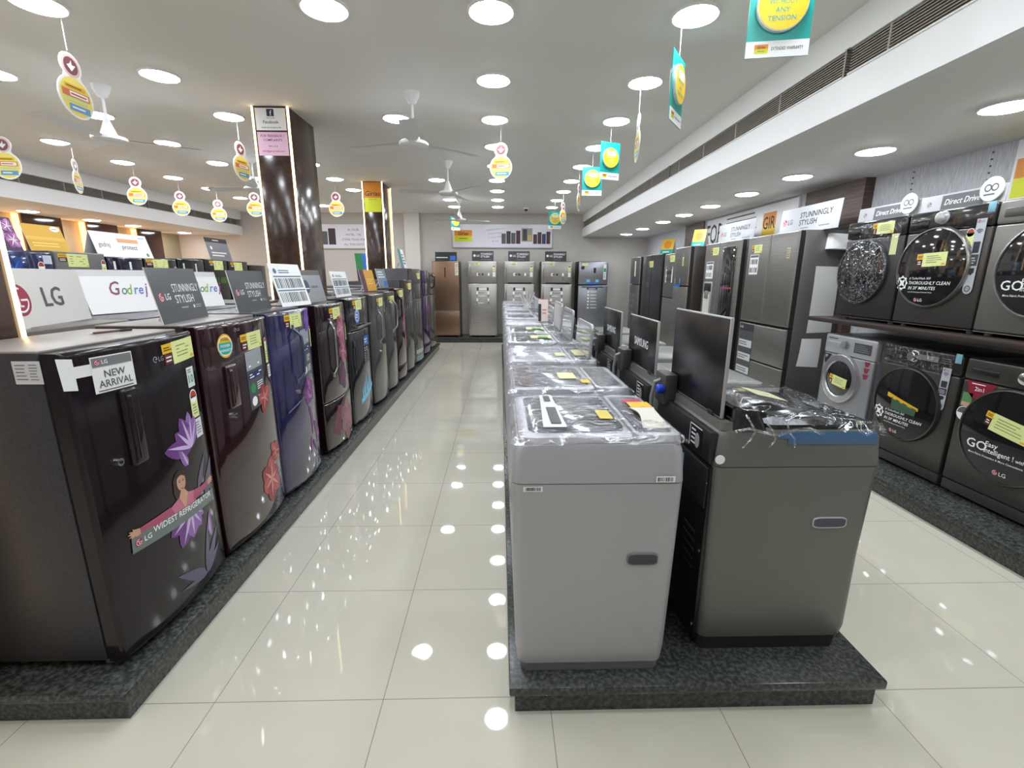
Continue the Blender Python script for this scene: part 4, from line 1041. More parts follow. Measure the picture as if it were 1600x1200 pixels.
def lgb(mb, F, w, h):
    d_lglogo(mb, F, -w*.28, h*.47, h*.27, .0006, M('#a02a4a', .4)); d_text(mb, F, 'LG', -w*.03, h*.33, h*.36, .0006, M('#58595c', .5), 'l', maxw=w*.33); d_text(mb, F, 'LG', -w*.025, h*.33, h*.36, .0007, M('#58595c', .5), 'l', maxw=w*.33)
stand('counter_sign', 'plain white board with two big grey letters, behind the warm pillar strip', -2.03, 2.16, 1.24, EAST+R(15), .60, .245, 6, lgb, M('#dededa', .5))
def god(mb, F, w, h):
    cs = [M('#8a4a6a', .5), M('#4a9a62', .5), M('#8ab04a', .5), M('#3f8fc0', .5), M('#5a6ac0', .5), M('#8a4a90', .5)]
    d_rect(mb, F, -w/2, w/2, h*.86, h, 0, M('#d6d6da', .5))
    x = -w*.14
    for ch, c, s in zip('Godrej', cs, (1.25, .95, .95, .95, .95, 1.1)):
        x += d_text(mb, F, ch, x, h*.42, h*.26*s, .0006, c, 'l', shear=.4, sx=.8)-w*.006
stand('tent_sign', 'white tent card with rainbow script, nearer of the two', -2.24, 2.87, 1.24, EAST-R(12), .42, .26, 18, god, tent=True)
stand('tent_sign', 'white tent card with rainbow script between the two slate signs', -2.1, 3.36, 1.241, EAST-R(20), .34, .25, 16, god, tent=True)
def barc(mb, F, w, h):
    d_circ(mb, F, -w*.36, h*.83, h*.06, .0006, M('#55707c', .5)); d_lines(mb, F, -w*.25, w*.2, h*.77, h*.87, 2, .0006, M('#5a7a86', .5)); 
    for k in range(2):
        b0 = h*(.1+.33*k)
        d_rect(mb, F, -w*.46, w*.46, b0+h*.26, b0+h*.29, .0006, M('#557a8a', .5)); d_bars(mb, F, -w*.44, w*.44, b0, b0+h*.23, .0006, M('#3a4a52', .5), 16)
stand('chart_sign', 'white sign with two rows of dark bars past the second slate sign', -1.40, 3.27, 1.256, EAST+R(-8), .35, .29, 16, barc)
stand('chart_sign', 'white sign with one visible row of dark bars on the black ice print fridge', -1.44, 4.38, 1.271, EAST, .42, .23, 12, barc)
stand('counter_sign', 'silver card with dark round emblem on the pink blossom fridge', -1.45, 3.75, 1.256, EAST, .40, .25, 12, lambda m, F, w, h: (d_rect(m, F, -w/2, w/2, 0, h*.84, 0, M('#a5a9ad', .3, .4)), d_rect(m, F, -w/2, w/2, h*.84, h, 0, M('#5a5552', .4)), d_circ(m, F, -w*.3, h*.5, h*.2, .0006, M('#24455a', .4)), d_rect(m, F, -w*.4, -w*.2, h*.42, h*.45, .001, PAPER2), d_lines(m, F, -w*.1, w*.4, h*.4, h*.55, 1, .0006, M('#6b7076', .4))), M('#b9bdc0', .4))
stand('counter_sign', 'yellow and maroon card on the grey fridge with a bowed silver handle', -1.5, 5.5, 1.291, EAST, .55, .24, 12, lambda m, F, w, h: (d_rect(m, F, -w/2, -w*.2, 0, h, 0, M('#5a3048', .4)), d_rect(m, F, -w*.2, w/2, 0, h, 0, M('#e2a623', .4)), d_lines(m, F, -w*.1, w*.4, h*.3, h*.6, 3, .0006, M('#f2d27a', .4))))
stand('counter_sign', 'small blue-grey printed card on a fridge before the second pillar', -1.5, 6.15, 1.311, EAST, .45, .24, 12, lambda m, F, w, h: (d_rect(m, F, -w/2, w/2, 0, h, 0, M('#7f929c', .4)), d_lines(m, F, -w*.4, w*.4, h*.5, h*.9, 3, .0006, PAPER2), d_rect(m, F, w*.1, w*.4, h*.1, h*.35, .0006, BLUE)))
stand('counter_sign', 'teal and white card on the tall silver fridge', -1.5, 7.5, 1.571, EAST, .45, .3, 12, lambda m, F, w, h: (d_rect(m, F, -w/2, 0, 0, h, 0, M('#5f9090', .4)), d_lines(m, F, w*.05, w*.4, h*.2, h*.8, 4, .0006, GREYINK)))
stand('counter_sign', 'small blue and green picture card before the end wall board', -2.25, 8.35, 1.371, EAST-R(50), .5, .47, 10, lambda m, F, w, h: (d_rect(m, F, -w/2, -w*.25, h*.4, h, 0, GREEN), d_rect(m, F, -w*.25, w/2, h*.4, h, 0, BLUE), d_poly(m, F, [(-w*.1, h*.55), (w*.1, h*.75), (w*.35, h*.7), (w*.2, h*.62), (w*.3, h*.5)], .0006, PAPER2), d_rect(m, F, -w/2, w/2, 0, h*.4, 0, M('#4a3450', .4))))
# on the far left row
stand('counter_sign', 'yellow card with white cloud on the grey tall fridge at far left', -4.64, 5.08, 1.691, EAST, .42, .27, 14, lambda m, F, w, h: (d_rect(m, F, -w/2, w/2, 0, h, 0, M('#d9a92a', .4)), d_rect(m, F, -w/2, w/2, h*.42, h*.55, .0006, M('#e8b84a', .4)), d_lines(m, F, -w*.4, w*.4, h*.15, h*.35, 2, .0006, M('#f0cf6a', .4)), d_circ(m, F, w*.33, h*.88, w*.13, .0006, PAPER2, h*.1), d_lines(m, F, w*.25, w*.42, h*.85, h*.9, 1, .001, M('#6f86a0', .5))))
stand('counter_sign', 'purple picture card printed with pink flowers beside the yellow card', -4.66, 4.72, 1.671, EAST, .19, .33, 14, lambda m, F, w, h: (d_rect(m, F, -w/2, w/2, 0, h, 0, M('#3a1f4a', .4)), d_flower(m, F, w*.2, h*.75, .07, (R2, R3, PAPER), .0006, 5), d_flower(m, F, w*.2, h*.35, .08, (R2, R3, PAPER), .0006, 6), d_flower(m, F, -w*.2, h*.5, .04, (R2, R3, PAPER), .0006, 5)))
stand('tent_sign', 'white tent sign with script on the far left tall fridges', -4.68, 6.14, 1.671, EAST, .88, .30, 15, lambda m, F, w, h: (d_text(m, F, 'godrej', -w*.33, h*.4, h*.2, .0006, M('#5a6a62', .5), bold=False, shear=.25, maxw=w*.2), d_text(m, F, 'protect', w*.1, h*.35, h*.2, .0006, INK, bold=False, shear=.2, maxw=w*.4), d_rect(m, F, -w*.08, w*.3, h*.62, h*.78, .0006, M('#e2a070', .4)), d_lines(m, F, w*.33, w*.45, h*.82, h*.92, 1, .0006, SKYB), d_circ(m, F, w*.4, h*.15, h*.08, .0006, M('#6a8a4a', .5))), tent=True)
stand('counter_sign', 'small dark-topped grey card standing past the white tent sign', -4.65, 8.1, 1.70, EAST, .62, .36, 12, lambda m, F, w, h: (d_rect(m, F, -w/2, w/2, 0, h, 0, M('#7b7b80', .4)), d_rect(m, F, -w/2, w/2, h*.8, h, .0006, DARKP), d_lines(m, F, -w*.15, w*.15, h*.86, h*.94, 1, .001, PAPER), d_circ(m, F, -w*.3, h*.55, h*.08, .0006, PAPER), d_lines(m, F, -w*.35, w*.4, h*.15, h*.4, 2, .0006, PAPER)))
# on the end wall fridges
def stylish_b(mb, F, w, h):
    d_rect(mb, F, -w/2, w/2, 0, h, 0, M('#37373a', .4)); d_lglogo(mb, F, -w*.38, h*.55, h*.12, .0006, PAPER); d_text(mb, F, 'LG', -w*.28, h*.45, h*.2, .0006, PAPER2, 'l', maxw=w*.12)
    d_text(mb, F, 'STUNNINGLY', -w*.1, h*.62, h*.2, .0006, PAPER2, 'l', maxw=w*.55); d_text(mb, F, 'STYLISH', -w*.1, h*.36, h*.2, .0006, PAPER2, 'l', maxw=w*.4); d_lines(mb, F, -w*.1, w*.4, h*.1, h*.24, 1, .0006, GREYINK)
for x, lb in ((-.385, 'charcoal STUNNINGLY STYLISH sign on the steel fridge next to the bronze one'), (.42, 'charcoal STUNNINGLY STYLISH sign on the middle steel fridge of the end wall'), (1.24, 'charcoal STUNNINGLY STYLISH sign on the fourth steel fridge of the end wall')):
    stand('counter_sign', lb, x, YE+.2, PZ+1.665, 0, .48, .22, 6, stylish_b)
stand('counter_sign', 'dark green sign with blue badge on the bronze fridge', -1.2, YE+.2, PZ+1.66, 0, .48, .2, 6, lambda m, F, w, h: (d_rect(m, F, -w/2, w/2, 0, h, 0, M('#1d2a2a', .4)), d_rect(m, F, w*.18, w*.44, h*.1, h*.6, .0006, BLUE), d_lines(m, F, -w*.45, w*.1, h*.3, h*.5, 1, .0006, PAPER2)))
# on the right wall fridges
def stylish_w(mb, F, w, h):
    d_lglogo(mb, F, -w*.41, h*.48, h*.13, .0006); d_text(mb, F, 'LG', -w*.35, h*.38, h*.2, .0006, M('#4a4b4f', .5), 'l', maxw=w*.14)
    d_text(mb, F, 'STUNNINGLY', -w*.14, h*.56, h*.22, .0006, INK, 'l', maxw=w*.6); d_text(mb, F, 'STYLISH', -w*.14, h*.28, h*.22, .0006, INK, 'l', maxw=w*.38)
    d_lines(mb, F, -w*.1, w*.1, h*.14, h*.2, 1, .0006, GREYINK); d_lines(mb, F, w*.2, w*.42, h*.14, h*.2, 1, .0006, GREYINK); d_rect(mb, F, w*.28, w*.46, h*.28, h*.5, .0006, M('#c6c9cc', .4))
stand('counter_sign', 'white STUNNINGLY STYLISH sign on the french door fridge', 3.0, 4.68, PZ+1.775, WEST, .9, .25, 4, stylish_w, M('#bcbfc2', .45))
stand('counter_sign', 'white STUNNINGLY STYLISH sign on the dispenser fridge', 3.0, 6.1, PZ+1.775, WEST, .92, .25, 4, stylish_w, M('#bcbfc2', .45))
def tenty(mb, F, w, h):
    d_rect(mb, F, -w/2, w/2, 0, h, 0, M('#e0b84a', .4)); d_rect(mb, F, -w/2, w/2, 0, h*.3, .0006, TEAL); d_circ(mb, F, 0, h*.62, w*.3, .0006, ORANGE, n=14); d_lines(mb, F, -w*.3, w*.3, h*.06, h*.22, 1, .001, PAPER2)
stand('tent_sign', 'small yellow and teal tent card on the blue sticker fridge', 2.95, 7.12, PZ+1.776, WEST+R(40), .2, .27, 16, tenty, tent=True)
stand('tent_sign', 'small yellow and teal tent card on the charcoal side-by-side fridge', 2.95, 8.45, PZ+1.736, WEST+R(40), .24, .27, 16, tenty, tent=True)
# pen on the plum fridge
t = thing('pen', 'thin dark pen lying on top of the plum NEW ARRIVAL fridge', 'pen', (-1.52, 1.83, 1.2395+.0055), R(75))
mb = MB(); mb.cyl((-.06, 0, 0), 0, .0045, .1, M('#5a3c34', .4), 10); mb.cyl((-.075, 0, 0), 0, .001, .015, CHROME, 8, .0045); mb.build('barrel', t)
mb = MB(); mb.cyl((.04, 0, 0), 0, .0055, .045, BLACK, 10); mb.box(.05, .085, -.001, .001, .005, .0065, BLACK); mb.build('cap', t)

# ------------------------------------------------------------------ top loading washers
def wrap_sheet(mb, x0, x1, y0, y1, zf, nx=22, ny=22, amp=.006, drop=.03, film=None):
    """wrinkled film over a top; zf(x, y) gives the height it rests on"""
    vs = []
    for j in range(ny+1):
        for i in range(nx+1):
            a, b = i/nx, j/ny
            x = x0+(x1-x0)*a; y = y0+(y1-y0)*b
            n = amp*(math.sin(17*a+9*b+random.random()*1.2)*math.sin(23*b-7*a)+random.random()*.9)
            z = zf(x, y)+.004+abs(n)
            if i in (0, nx) or j in (0, ny): z -= drop*(.6+.5*random.random())
            vs.append((x, y, z))
    mb.add(vs, [(j*(nx+1)+i, j*(nx+1)+i+1, (j+1)*(nx+1)+i+1, (j+1)*(nx+1)+i) for j in range(ny) for i in range(nx)], film or WRAP)
GT = 'silver top loaders along the aisle side of the island'
SPY = M('#5f6064', .12, 0, .6)
class Washer:
    """front faces -y; top lid; x to the viewer's right of the front"""
    def __init__(s, label, x, y, rz, w, d, h, cab, trimc, lidm, panelm, group=None, z=.115, lid=True, slope=.012, plinth=None, inset=.022, bh=.042):
        s.w, s.d, s.h = w, d, h
        t = s.t = thing('washing_machine', label, 'washing machine', (x, y, z), rz, group)
        W = w/2; zs = h-.135
        mb = MB(); i = inset
        mb.loft([(.0, -W+i+.012, W-i-.012, i+.012, d-.02, .03), (bh, -W+i+.006, W-i-.006, i+.006, d-.016, .03)], plinth or trimc); mb.build('base', t)
        mb = MB()
        mb.loft([(bh, -W+i, W-i, i, d-.012, .035), (.10, -W+i-.006, W-i+.006, i-.006, d-.008, .035), (.4, -W+.006, W-.006, .006, d-.004, .035), (zs, -W, W, 0, d, .032)], cab)
        s.cab = mb.build('cabinet', t)
        mb = MB()
        mb.loft([(zs, -W+.004, W-.004, .004, d-.004, .03), (zs+.003, -W-.001, W+.001, -.001, d, .03), (h-.035, -W+.006, W-.006, .004, d-.004, .04), (h-.012, -W+.016, W-.016, .016, d-.012, .04), (h-.006, -W+.03, W-.03, .03, d-.02, .04)], trimc)
        s.top = mb.build('top_frame', t)
        if lid:
            mb = MB(); y0, y1 = .022, d*.70
            mb.loft([(h-.012, -W+.018, W-.018, y0, y1, .03), (h+.010, -W+.02, W-.02, y0, y1, .03), (h+.016, -W+.03, W-.03, y0+.012, y1-.004, .03)], trimc)
            mb.loft([(h+.0155, -W+.045, W-.045, y0+.03, y1-.02, .04), (h+.0185, -W+.05, W-.05, y0+.035, y1-.025, .04)], lidm)
            s.lid = mb.build('lid', t)
        mb = MB()
        mb.loft([(h-.012, -W+.018, W-.018, d*.71, d-.012, .02), (h+.016, -W+.022, W-.022, d*.71, d-.016, .02)], trimc)
        mb.loft([(h+.0155, -W+.05, W-.05, d*.73, d-.035, .012), (h+.018, -W+.052, W-.052, d*.732, d-.037, .012)], panelm)
        s.panel = mb.build('control_panel', t)
    def grip(s, side, y0, y1, z, hh, rim, hole):
        mb = MB(); X = side*(s.w/2-.004*(1 if z < .7 else 0)); e = side*.003
        q = 24; vs = []
        yc = (y0+y1)/2; L = (y1-y0)/2
        for lv, (dx, k) in enumerate(((-.001, 1.0), (.004, .97), (.004, .80), (-.003, .70), (-.003, .66))):
            for a in range(q):
                th = 2*PI*a/q; c = math.cos(th); sn = math.sin(th)
                px = math.copysign(abs(c)**.45, c); pz = math.copysign(abs(sn)**.45, sn)
                vs.append((X+side*dx, yc+(L-hh/2*(1-k))*px, z+hh/2*k*pz))
        fs = []
        for lv in range(3):
            for a in range(q): fs.append((lv*q+a, lv*q+(a+1) % q, (lv+1)*q+(a+1) % q, (lv+1)*q+a))
        if side > 0: pass
        mb.add(vs, fs, rim); 
        mb.add(vs[2*q:3*q], [tuple(range(q))], hole)
        return mb.build('grip_handle', s.cab)
    def sheet(s, y1=None, amp=.006, hump=0.0):
        W = s.w/2; mb = MB(); h = s.h
        wrap_sheet(mb, -W-.004, W+.004, -.003, (y1 or s.d)+.002, lambda x, y: h+.018, amp=amp)
        o = mb.build('plastic_wrap', s.t, sharp=180); o['label'] = 'crinkled clear film over the top'
        return o
XI = .035   # left face of the island washers
def silver(label, yc, w, h, lidm, extra=None, d=.54, lid=True):
    s = Washer(label, XI, yc, WEST, w, d, h, SIL, SIL, lidm, M('#4a4b50', .15, 0, .5), GT, lid=lid, plinth=SILD)
    s.grip(1, .372, .475, .455, .044, M('#77777b', .35, .2), M('#3f3f43', .5))
    if extra: extra(s)
    return s
def tp(s):      # top surface drawing frame, +u to the right of the front viewer
    return lambda u, v, l: (u, v, s.h+.0195+l)
def near(s):
    F = tp(s)
    mb = MB(); 
    WK = M('#3a3c40', .4); WL = M('#c9cacd', .3); z = s.h+.03
    mb.add([(-.2, .12, z), (.2, .1, z), (.2, .175, z), (-.2, .165, z), (-.2, .13, s.h+.016), (.2, .115, s.h+.016), (.2, .165, s.h+.016), (-.2, .155, s.h+.016)], [(0, 1, 2, 3), (0, 4, 5, 1), (2, 6, 7, 3), (3, 7, 4, 0)], WL)
    mb.add([(.2, .1, z), (.2, .115, s.h+.016), (.2, .165, s.h+.016), (.2, .175, z), (.222, .12, s.h+.012), (.222, .16, s.h+.012)], [(0, 4, 5, 3), (0, 1, 4), (3, 5, 2)], WK)
    mb.build('lid_handle', s.lid)
    mb = MB(); d_rect(mb, F, -.02, .17, .128, .162, .0125, BLACK); d_rect(mb, F, -.18, -.1, .13, .155, .0125, M('#3a3033', .4)); mb.build('lid_recess', s.lid)
    mb = MB(); d_rect(mb, F, -.2, .18, .345, .36, .001, M('#30323a', .2)); d_rect(mb, F, -.2, .18, .372, .376, .001, CHROME); mb.build('lid_trim', s.lid)
    mb = MB(); d_rect(mb, F, .0, .1, .3, .345, .006, M('#c9b64a', .5)); mb.build('yellow_label', s.lid)
    mb = MB(); F2 = lambda u, v, l: (u, v, s.h+.026+l)
    vs = []
    for i in range(9):
        a = i/8; z = .004+.012*math.sin(a*5)*a
        vs += [(-.02+.2*a, .43+.01*math.sin(4*a), s.h+.026+z), (-.02+.2*a, .52-.015*math.sin(3*a), s.h+.026+z)]
    mb.add(vs, [(2*i, 2*i+2, 2*i+3, 2*i+1) for i in range(8)], M('#cfccbd', .6)); mb.add([(a, b, c-.006) for a, b, c in vs], [(2*i, 2*i+1, 2*i+3, 2*i+2) for i in range(8)], M('#6a4a3a', .6))
    d_rect(mb, F2, -.1, -.03, .44, .52, .002, TAGY); d_rect(mb, F2, -.14, -.1, .43, .5, .002, LGRED)
    mb.build('price_card', s.panel)
    X = s.w/2
    S = lambda u, v, l: (X-.0005+l+(.0035 if v > s.h-.135 else -.0005), u, v)
    mb = MB(); d_rect(mb, S, .445, .505, s.h-.128, s.h-.108, .001, PAPER2); d_bars(mb, S, .45, .5, s.h-.125, s.h-.112, .0016, INK, 14); mb.build('barcode_label', s.top)
    mb = MB(); d_rect(mb, S, .035, .095, s.h-.158, s.h-.141, .002, PAPER2); d_bars(mb, S, .042, .09, s.h-.155, s.h-.144, .0026, INK, 14); mb.build('barcode_label', s.cab)
    Fr = lambda u, v, l: (u, -.0005-l, v)
    mb = MB()
    d_rect(mb, Fr, .1, .18, .58, .68, .002, TAGG); d_rect(mb, Fr, .1, .18, .62, .65, .003, TAGM); mb.build('energy_label', s.cab)
    s.sheet(amp=.004)
def mid(s):
    F = tp(s)
    mb = MB(); d_poly(mb, F, [(-.2, .03), (.2, .03), (.22, .06), (.2, .11), (-.2, .11), (-.22, .06)], .001, M('#4a3632', .3)); mb.build('lid_trim', s.lid)
    mb = MB(); d_rect(mb, F, -.05, .08, .24, .32, .005, TAGG); d_rect(mb, F, .1, .17, .33, .37, .005, TAGY); mb.build('price_card', s.lid)
    s.sheet(amp=.006)
def foam(s):
    mb = MB()
    for k in range(9): mb.lathe([(.03, .0), (.028, .012), (.02, .017), (.012, .012), (.01, 0)], (-.18+.045*k*(.9+.2*random.random()), .06+.05*random.random(), s.h+.02), 2, M('#e8eaec', .4), 10)
    mb.build('foam_rings', s.lid)
    mb = MB(); d_rect(mb, tp(s), .02, .14, .3, .36, .005, M('#cfcf90', .5)); d_rect(mb, tp(s), -.1, .12, .42, .5, .004, M('#d9d49a', .5)); mb.build('price_card', s.t)
    s.sheet(amp=.007)
def flat(s):
    mb = MB(); d_rect(mb, tp(s), -.05, .12, .2, .36, .006, TAGG); d_rect(mb, tp(s), .03, .12, .25, .33, .009, GREEN); mb.build('price_card', s.lid); s.sheet(amp=.006)
def plain(s): s.sheet(amp=.006)
def back_lid(s, mat, hh=.24, film=False, lean=.05):
    """opened lid standing at the rear edge"""
    W = s.w/2-.03; mb = MB(); y = s.d-.06; z0 = s.h+.02
    xf = lambda a, b, c: (a, y+(c-z0)*lean+b, c)
    mb.loft([(0, -W, W, z0, z0+hh, .035), (.012, -W, W, z0, z0+hh, .035)], SIL, xf=lambda a, b, c: xf(a, c, b))
    mb.loft([(-.002, -W+.02, W-.02, z0+.02, z0+hh-.02, .025), (.0, -W+.02, W-.02, z0+.02, z0+hh-.02, .025)], mat, xf=lambda a, b, c: xf(a, c, b))
    mb.build('raised_lid', s.t)
GLS = M('#8c8d88', .08, 0, .6)
silver('silver top loader nearest the camera with a dark wedge on its wrapped lid', 1.575, .53, .855, SPY, near)
silver('silver top loader second in the aisle row, with brown control strip under film', 2.165, .52, .86, M('#77787c', .12, 0, .6), mid)
silver('silver top loader third in the aisle row, with white foam rings on top', 2.88, .56, .855, M('#a6a8ac', .2, 0, .4), lambda s: (foam(s), back_lid(s, GLS, .2)))
silver('silver top loader fourth in the aisle row, with green and yellow card on its lid', 3.59, .56, .865, M('#5c5e5c', .12, 0, .6), lambda s: (flat(s), back_lid(s, GLS, .22)))
silver('silver top loader fifth in the aisle row, under a raised framed lid', 4.23, .56, .86, M('#6a6c6a', .12, 0, .6), lambda s: (flat(s), back_lid(s, M('#b9bcc0', .2), .24)))
for k in range(7):
    silver('wrapped silver top loader, %s from the camera in the aisle row' % ORD[k+5], 4.86+.63*k, .56, .865+.005*(k % 3), (M('#c9cbcf', .2), SPY, M('#8d8f92', .12))[k % 3], lambda s: (plain(s), back_lid(s, (GLS, M('#c4c6ca', .25))[k % 2], .16) if k < 5 else None))
def vase(x, y, z):
    t = thing('wrapped_bundle', 'crumpled clear film bundle with white tips on a far top loader', 'packaging', (x, y, z))
    mb = MB(); mb.lathe([(.05, 0), (.07, .05), (.05, .1), (.06, .14)], (0, 0, 0), 2, WRAP, 14); mb.build('film', t)
    for k in range(5):
        mb = MB(); mb.tube([(.01*k-.02, 0, .02), (.03*k-.06, .01*(k % 2), .12), (.05*k-.1, .02*(k % 2), .2+.02*(k % 3))], .006, M('#d8d2cc', .5), 6); mb.build('stick', t)
vase(.35, 6.12, .115+.865+.06)

stand('counter_sign', 'small pale pink card standing on the far silver top loaders', .44, 4.74, .115+.865+.032, SOUTH, .1, .22, 8, lambda m, F, w, h: (d_rect(m, F, -w/2, w/2, 0, h, 0, M('#e8d2cc', .4)), d_rect(m, F, -w/2, -w*.2, 0, h*.8, .0006, INK), d_lines(m, F, -w*.1, w*.4, h*.3, h*.6, 2, .0006, M('#c98a8a', .5))))
# --- dark machines with their backs to the silver row
GDK = 'dark machines on the far side of the island'
LIDB = M('#18181a', .24); EDGE = M('#a9a9a8', .35, .3)
def dark(label, yc, near=False, logo=True, lid_h=.27, lid=True, h=.865):
    w, d = .56, .565
    s = Washer(label, 1.275, yc, EAST, w, d, h, GUN, GUN, M('#222226', .08, 0, 1.0), M('#17171a', .2), GDK, lid=False, plinth=GUND, inset=.012, bh=.06)
    # black rear sheet with slots, label, screws and hose
    mb = MB(); W = w/2
    mb.box(-W+.02, W-.02, d-.006, d+.006, .05, h-.14, BLACK, .003)
    mb.box(-W+.03, W-.03, d-.004, d+.012, h-.3, h-.15, DARKP, .004); mb.box(-W+.02, W-.02, d-.01, d+.016, h-.13, h-.02, DARKP, .006)
    for k in range(5): mb.box(-.2+.0*k, -.1, d+.005, d+.009, .3+.035*k, .308+.035*k, M('#2e2e31', .5))
    for k in range(6): mb.box(.02+.03*k, .035+.03*k, d+.011, d+.016, h-.2, h-.19, M('#a9a9ac', .4))
    for sx in (-1, 1):
        for z in (.1, .4, .66): mb.cyl((sx*(W-.035), d+.006, z), 1, .006, .004, CHROME, 10)
    s_rear = mb.build('rear_panel', s.t); s_rear['label'] = 'black rear panel'
    B = lambda u, v, l: (-u, d+.0165+l, v)
    mb = MB(); d_rect(mb, B, -.03, .06, h-.25, h-.17, -.003, M('#b8c2ce', .4)); d_lines(mb, B, -.02, .05, h-.24, h-.18, 4, -.002, GREYINK); mb.build('rating_label', s_rear)
    mb = MB(); d_rect(mb, B, .1, .2, h-.115, h-.03, .001, BLACK); d_rect(mb, B, .1, .104, h-.115, h-.03, .0016, PAPER); d_rect(mb, B, .1, .2, h-.034, h-.03, .0016, PAPER)
    for k in range(4): d_rect(mb, B, .115, .15, h-.1+.016*k, h-.094+.016*k, .0016, PAPER2)
    d_circ(mb, B, .165, h-.08, .02, .0016, M('#9a9a98', .5), .028, 12); mb.build('hand_warning_label', s_rear)
    mb = MB()
    mb.box(.14, W-.02, d-.02, d+.035, h-.04, h+.09, M('#3c3b3a', .45), .01); mb.build('hose_housing', s.t)
    mb = MB(); mb.tube([(.2, d+.03, h+.06), (.2, d+.055, h+.05), (.22, d+.06, h-.02), (.235, d+.05, h-.2), (.24, d+.04, .1)], .008, M('#8a8a8c', .45), 8); mb.build('drain_hose', s.t)
    if near:
        mb = MB(); mb.lathe([(.0, 0), (.016, 0), (.019, .006), (.019, .024), (.014, .03), (0, .03)], (.15, d+.035, h+.03), 1, M('#1c3fc0', .35), 16); o = mb.build('valve_cap', s.t); o['label'] = 'blue valve cap'
        mb = MB(); mb.cyl((W-.04-.0, d+.0, 0), 1, .001, .001, BLACK, 4)
    # raised glass lid
    if lid:
        mb = MB(); z0 = h+.02
        L = .47
        mb.box(-L/2, L/2, d-.034, d-.022, z0, z0+lid_h, EDGE, .004); mb.box(-L/2+.006, L/2-.006, d-.0225, d-.0205, z0+.005, z0+lid_h-.005, LIDB, .001)
        mb.box(-L/2+.006, L/2-.006, d-.0355, d-.0335, z0+.005, z0+lid_h-.005, LIDB, .001)
        if logo:
            d_text(mb, lambda u, v, l: (-u, d-.0202+l, v), 'SAMSUNG', .0, z0+lid_h*.42, .042, .0004, PAPER2, maxw=.23)
        for sx in (-1, 1): mb.box(sx*.16-.02, sx*.16+.02, d-.05, d-.018, h-.004, z0+.012, DARKP, .004)
        o = mb.build('raised_lid', s.t); o['label'] = 'raised glossy black lid'
    return s
s = dark('dark grey top loader at the near end with blue film and a raised black lid', 1.685, True, False, .335, h=.865)
W = s.w/2; h = s.h
s.grip(-1, .085, .205, .525, .042, M('#b8bcc6', .3, .2), M('#4a4b52', .4))
mb = MB(); mb.loft([(h-.012, -W+.02, W-.02, .02, s.d-.17, .03), (h+.006, -W+.022, W-.022, .024, s.d-.17, .03)], BLACKG); mb.loft([(h+.0055, -W+.09, W-.09, .09, s.d-.24, .05), (h+.01, -W+.1, W-.1, .1, s.d-.25, .05)], M('#2c2d30', .15)); mb.build('deck', s.t)
mb = MB(); mb.loft([(h-.01, -W+.01, W-.01, s.d-.17, s.d-.05, .02), (h+.06, -W+.014, W-.014, s.d-.14, s.d-.052, .02), (h+.068, -W+.02, W-.02, s.d-.12, s.d-.06, .02)], BLACKG); mb.build('control_hump', s.t)
mb = MB(); S = lambda u, v, l: (-W+.0065*max(0, min(1, (v-(h-.132))/.097))-.0015-l+(.008*(v-(h-.035))/.023 if v > h-.035 else 0), u, v); d_rect(mb, S, .03, .33, h-.055, h-.036, .001, M('#4a6a8a', .35)); d_rect(mb, S, .03, .36, h-.036, h-.014, .001, M('#3f6286', .35)); mb.build('blue_film', s.top)
mb = MB(); mb.cyl((-W-.001, s.d-.012, .76), 0, .016, -.003, PAPER2, 16); mb.build('round_sticker', s.cab)
mb = MB()
def zf(x, y):
    t = max(0, min(1, (y-.02)/(s.d-.12)))
    return h+.008+.09*t**1.4
wrap_sheet(mb, -W-.006, W+.006, -.004, s.d-.06, zf, 26, 26, .0018, .04, WRAP2)
for k in range(3):
    y = .33+.07*k; pts = [(-W-.008, y+.02*math.sin(i*1.3+k), h+.05-.028*i) for i in range(5)]
    mb.tube(pts, .004, WRAP, 6)
mb.tube([(-W-.007, .52-.05*i, h-.008+.012*math.sin(i*1.7)) for i in range(7)], .006, WRAP, 6)
o = mb.build('plastic_wrap', s.t, sharp=180); o['label'] = 'crinkled clear film over the top'
mb = MB(); d_rect(mb, lambda u, v, l: (u, v, zf(u, v)-.004), -.05, .08, .2, .32, 0, M('#cdd09a', .5), 4); mb.build('price_card', s.t)
dark('dark top loader with white lettering on its raised lid, second in the island far row', 2.36, False, True, .26)
dark('dark top loader with white lettering on its raised lid, third in the island far row', 3.02, False, True, .255)
for k in range(2):
    s2 = dark('dark top loader with closed top, %s in the island far row' % ORD[3+k], 3.68+.64*k, False, False, .25, lid=False)

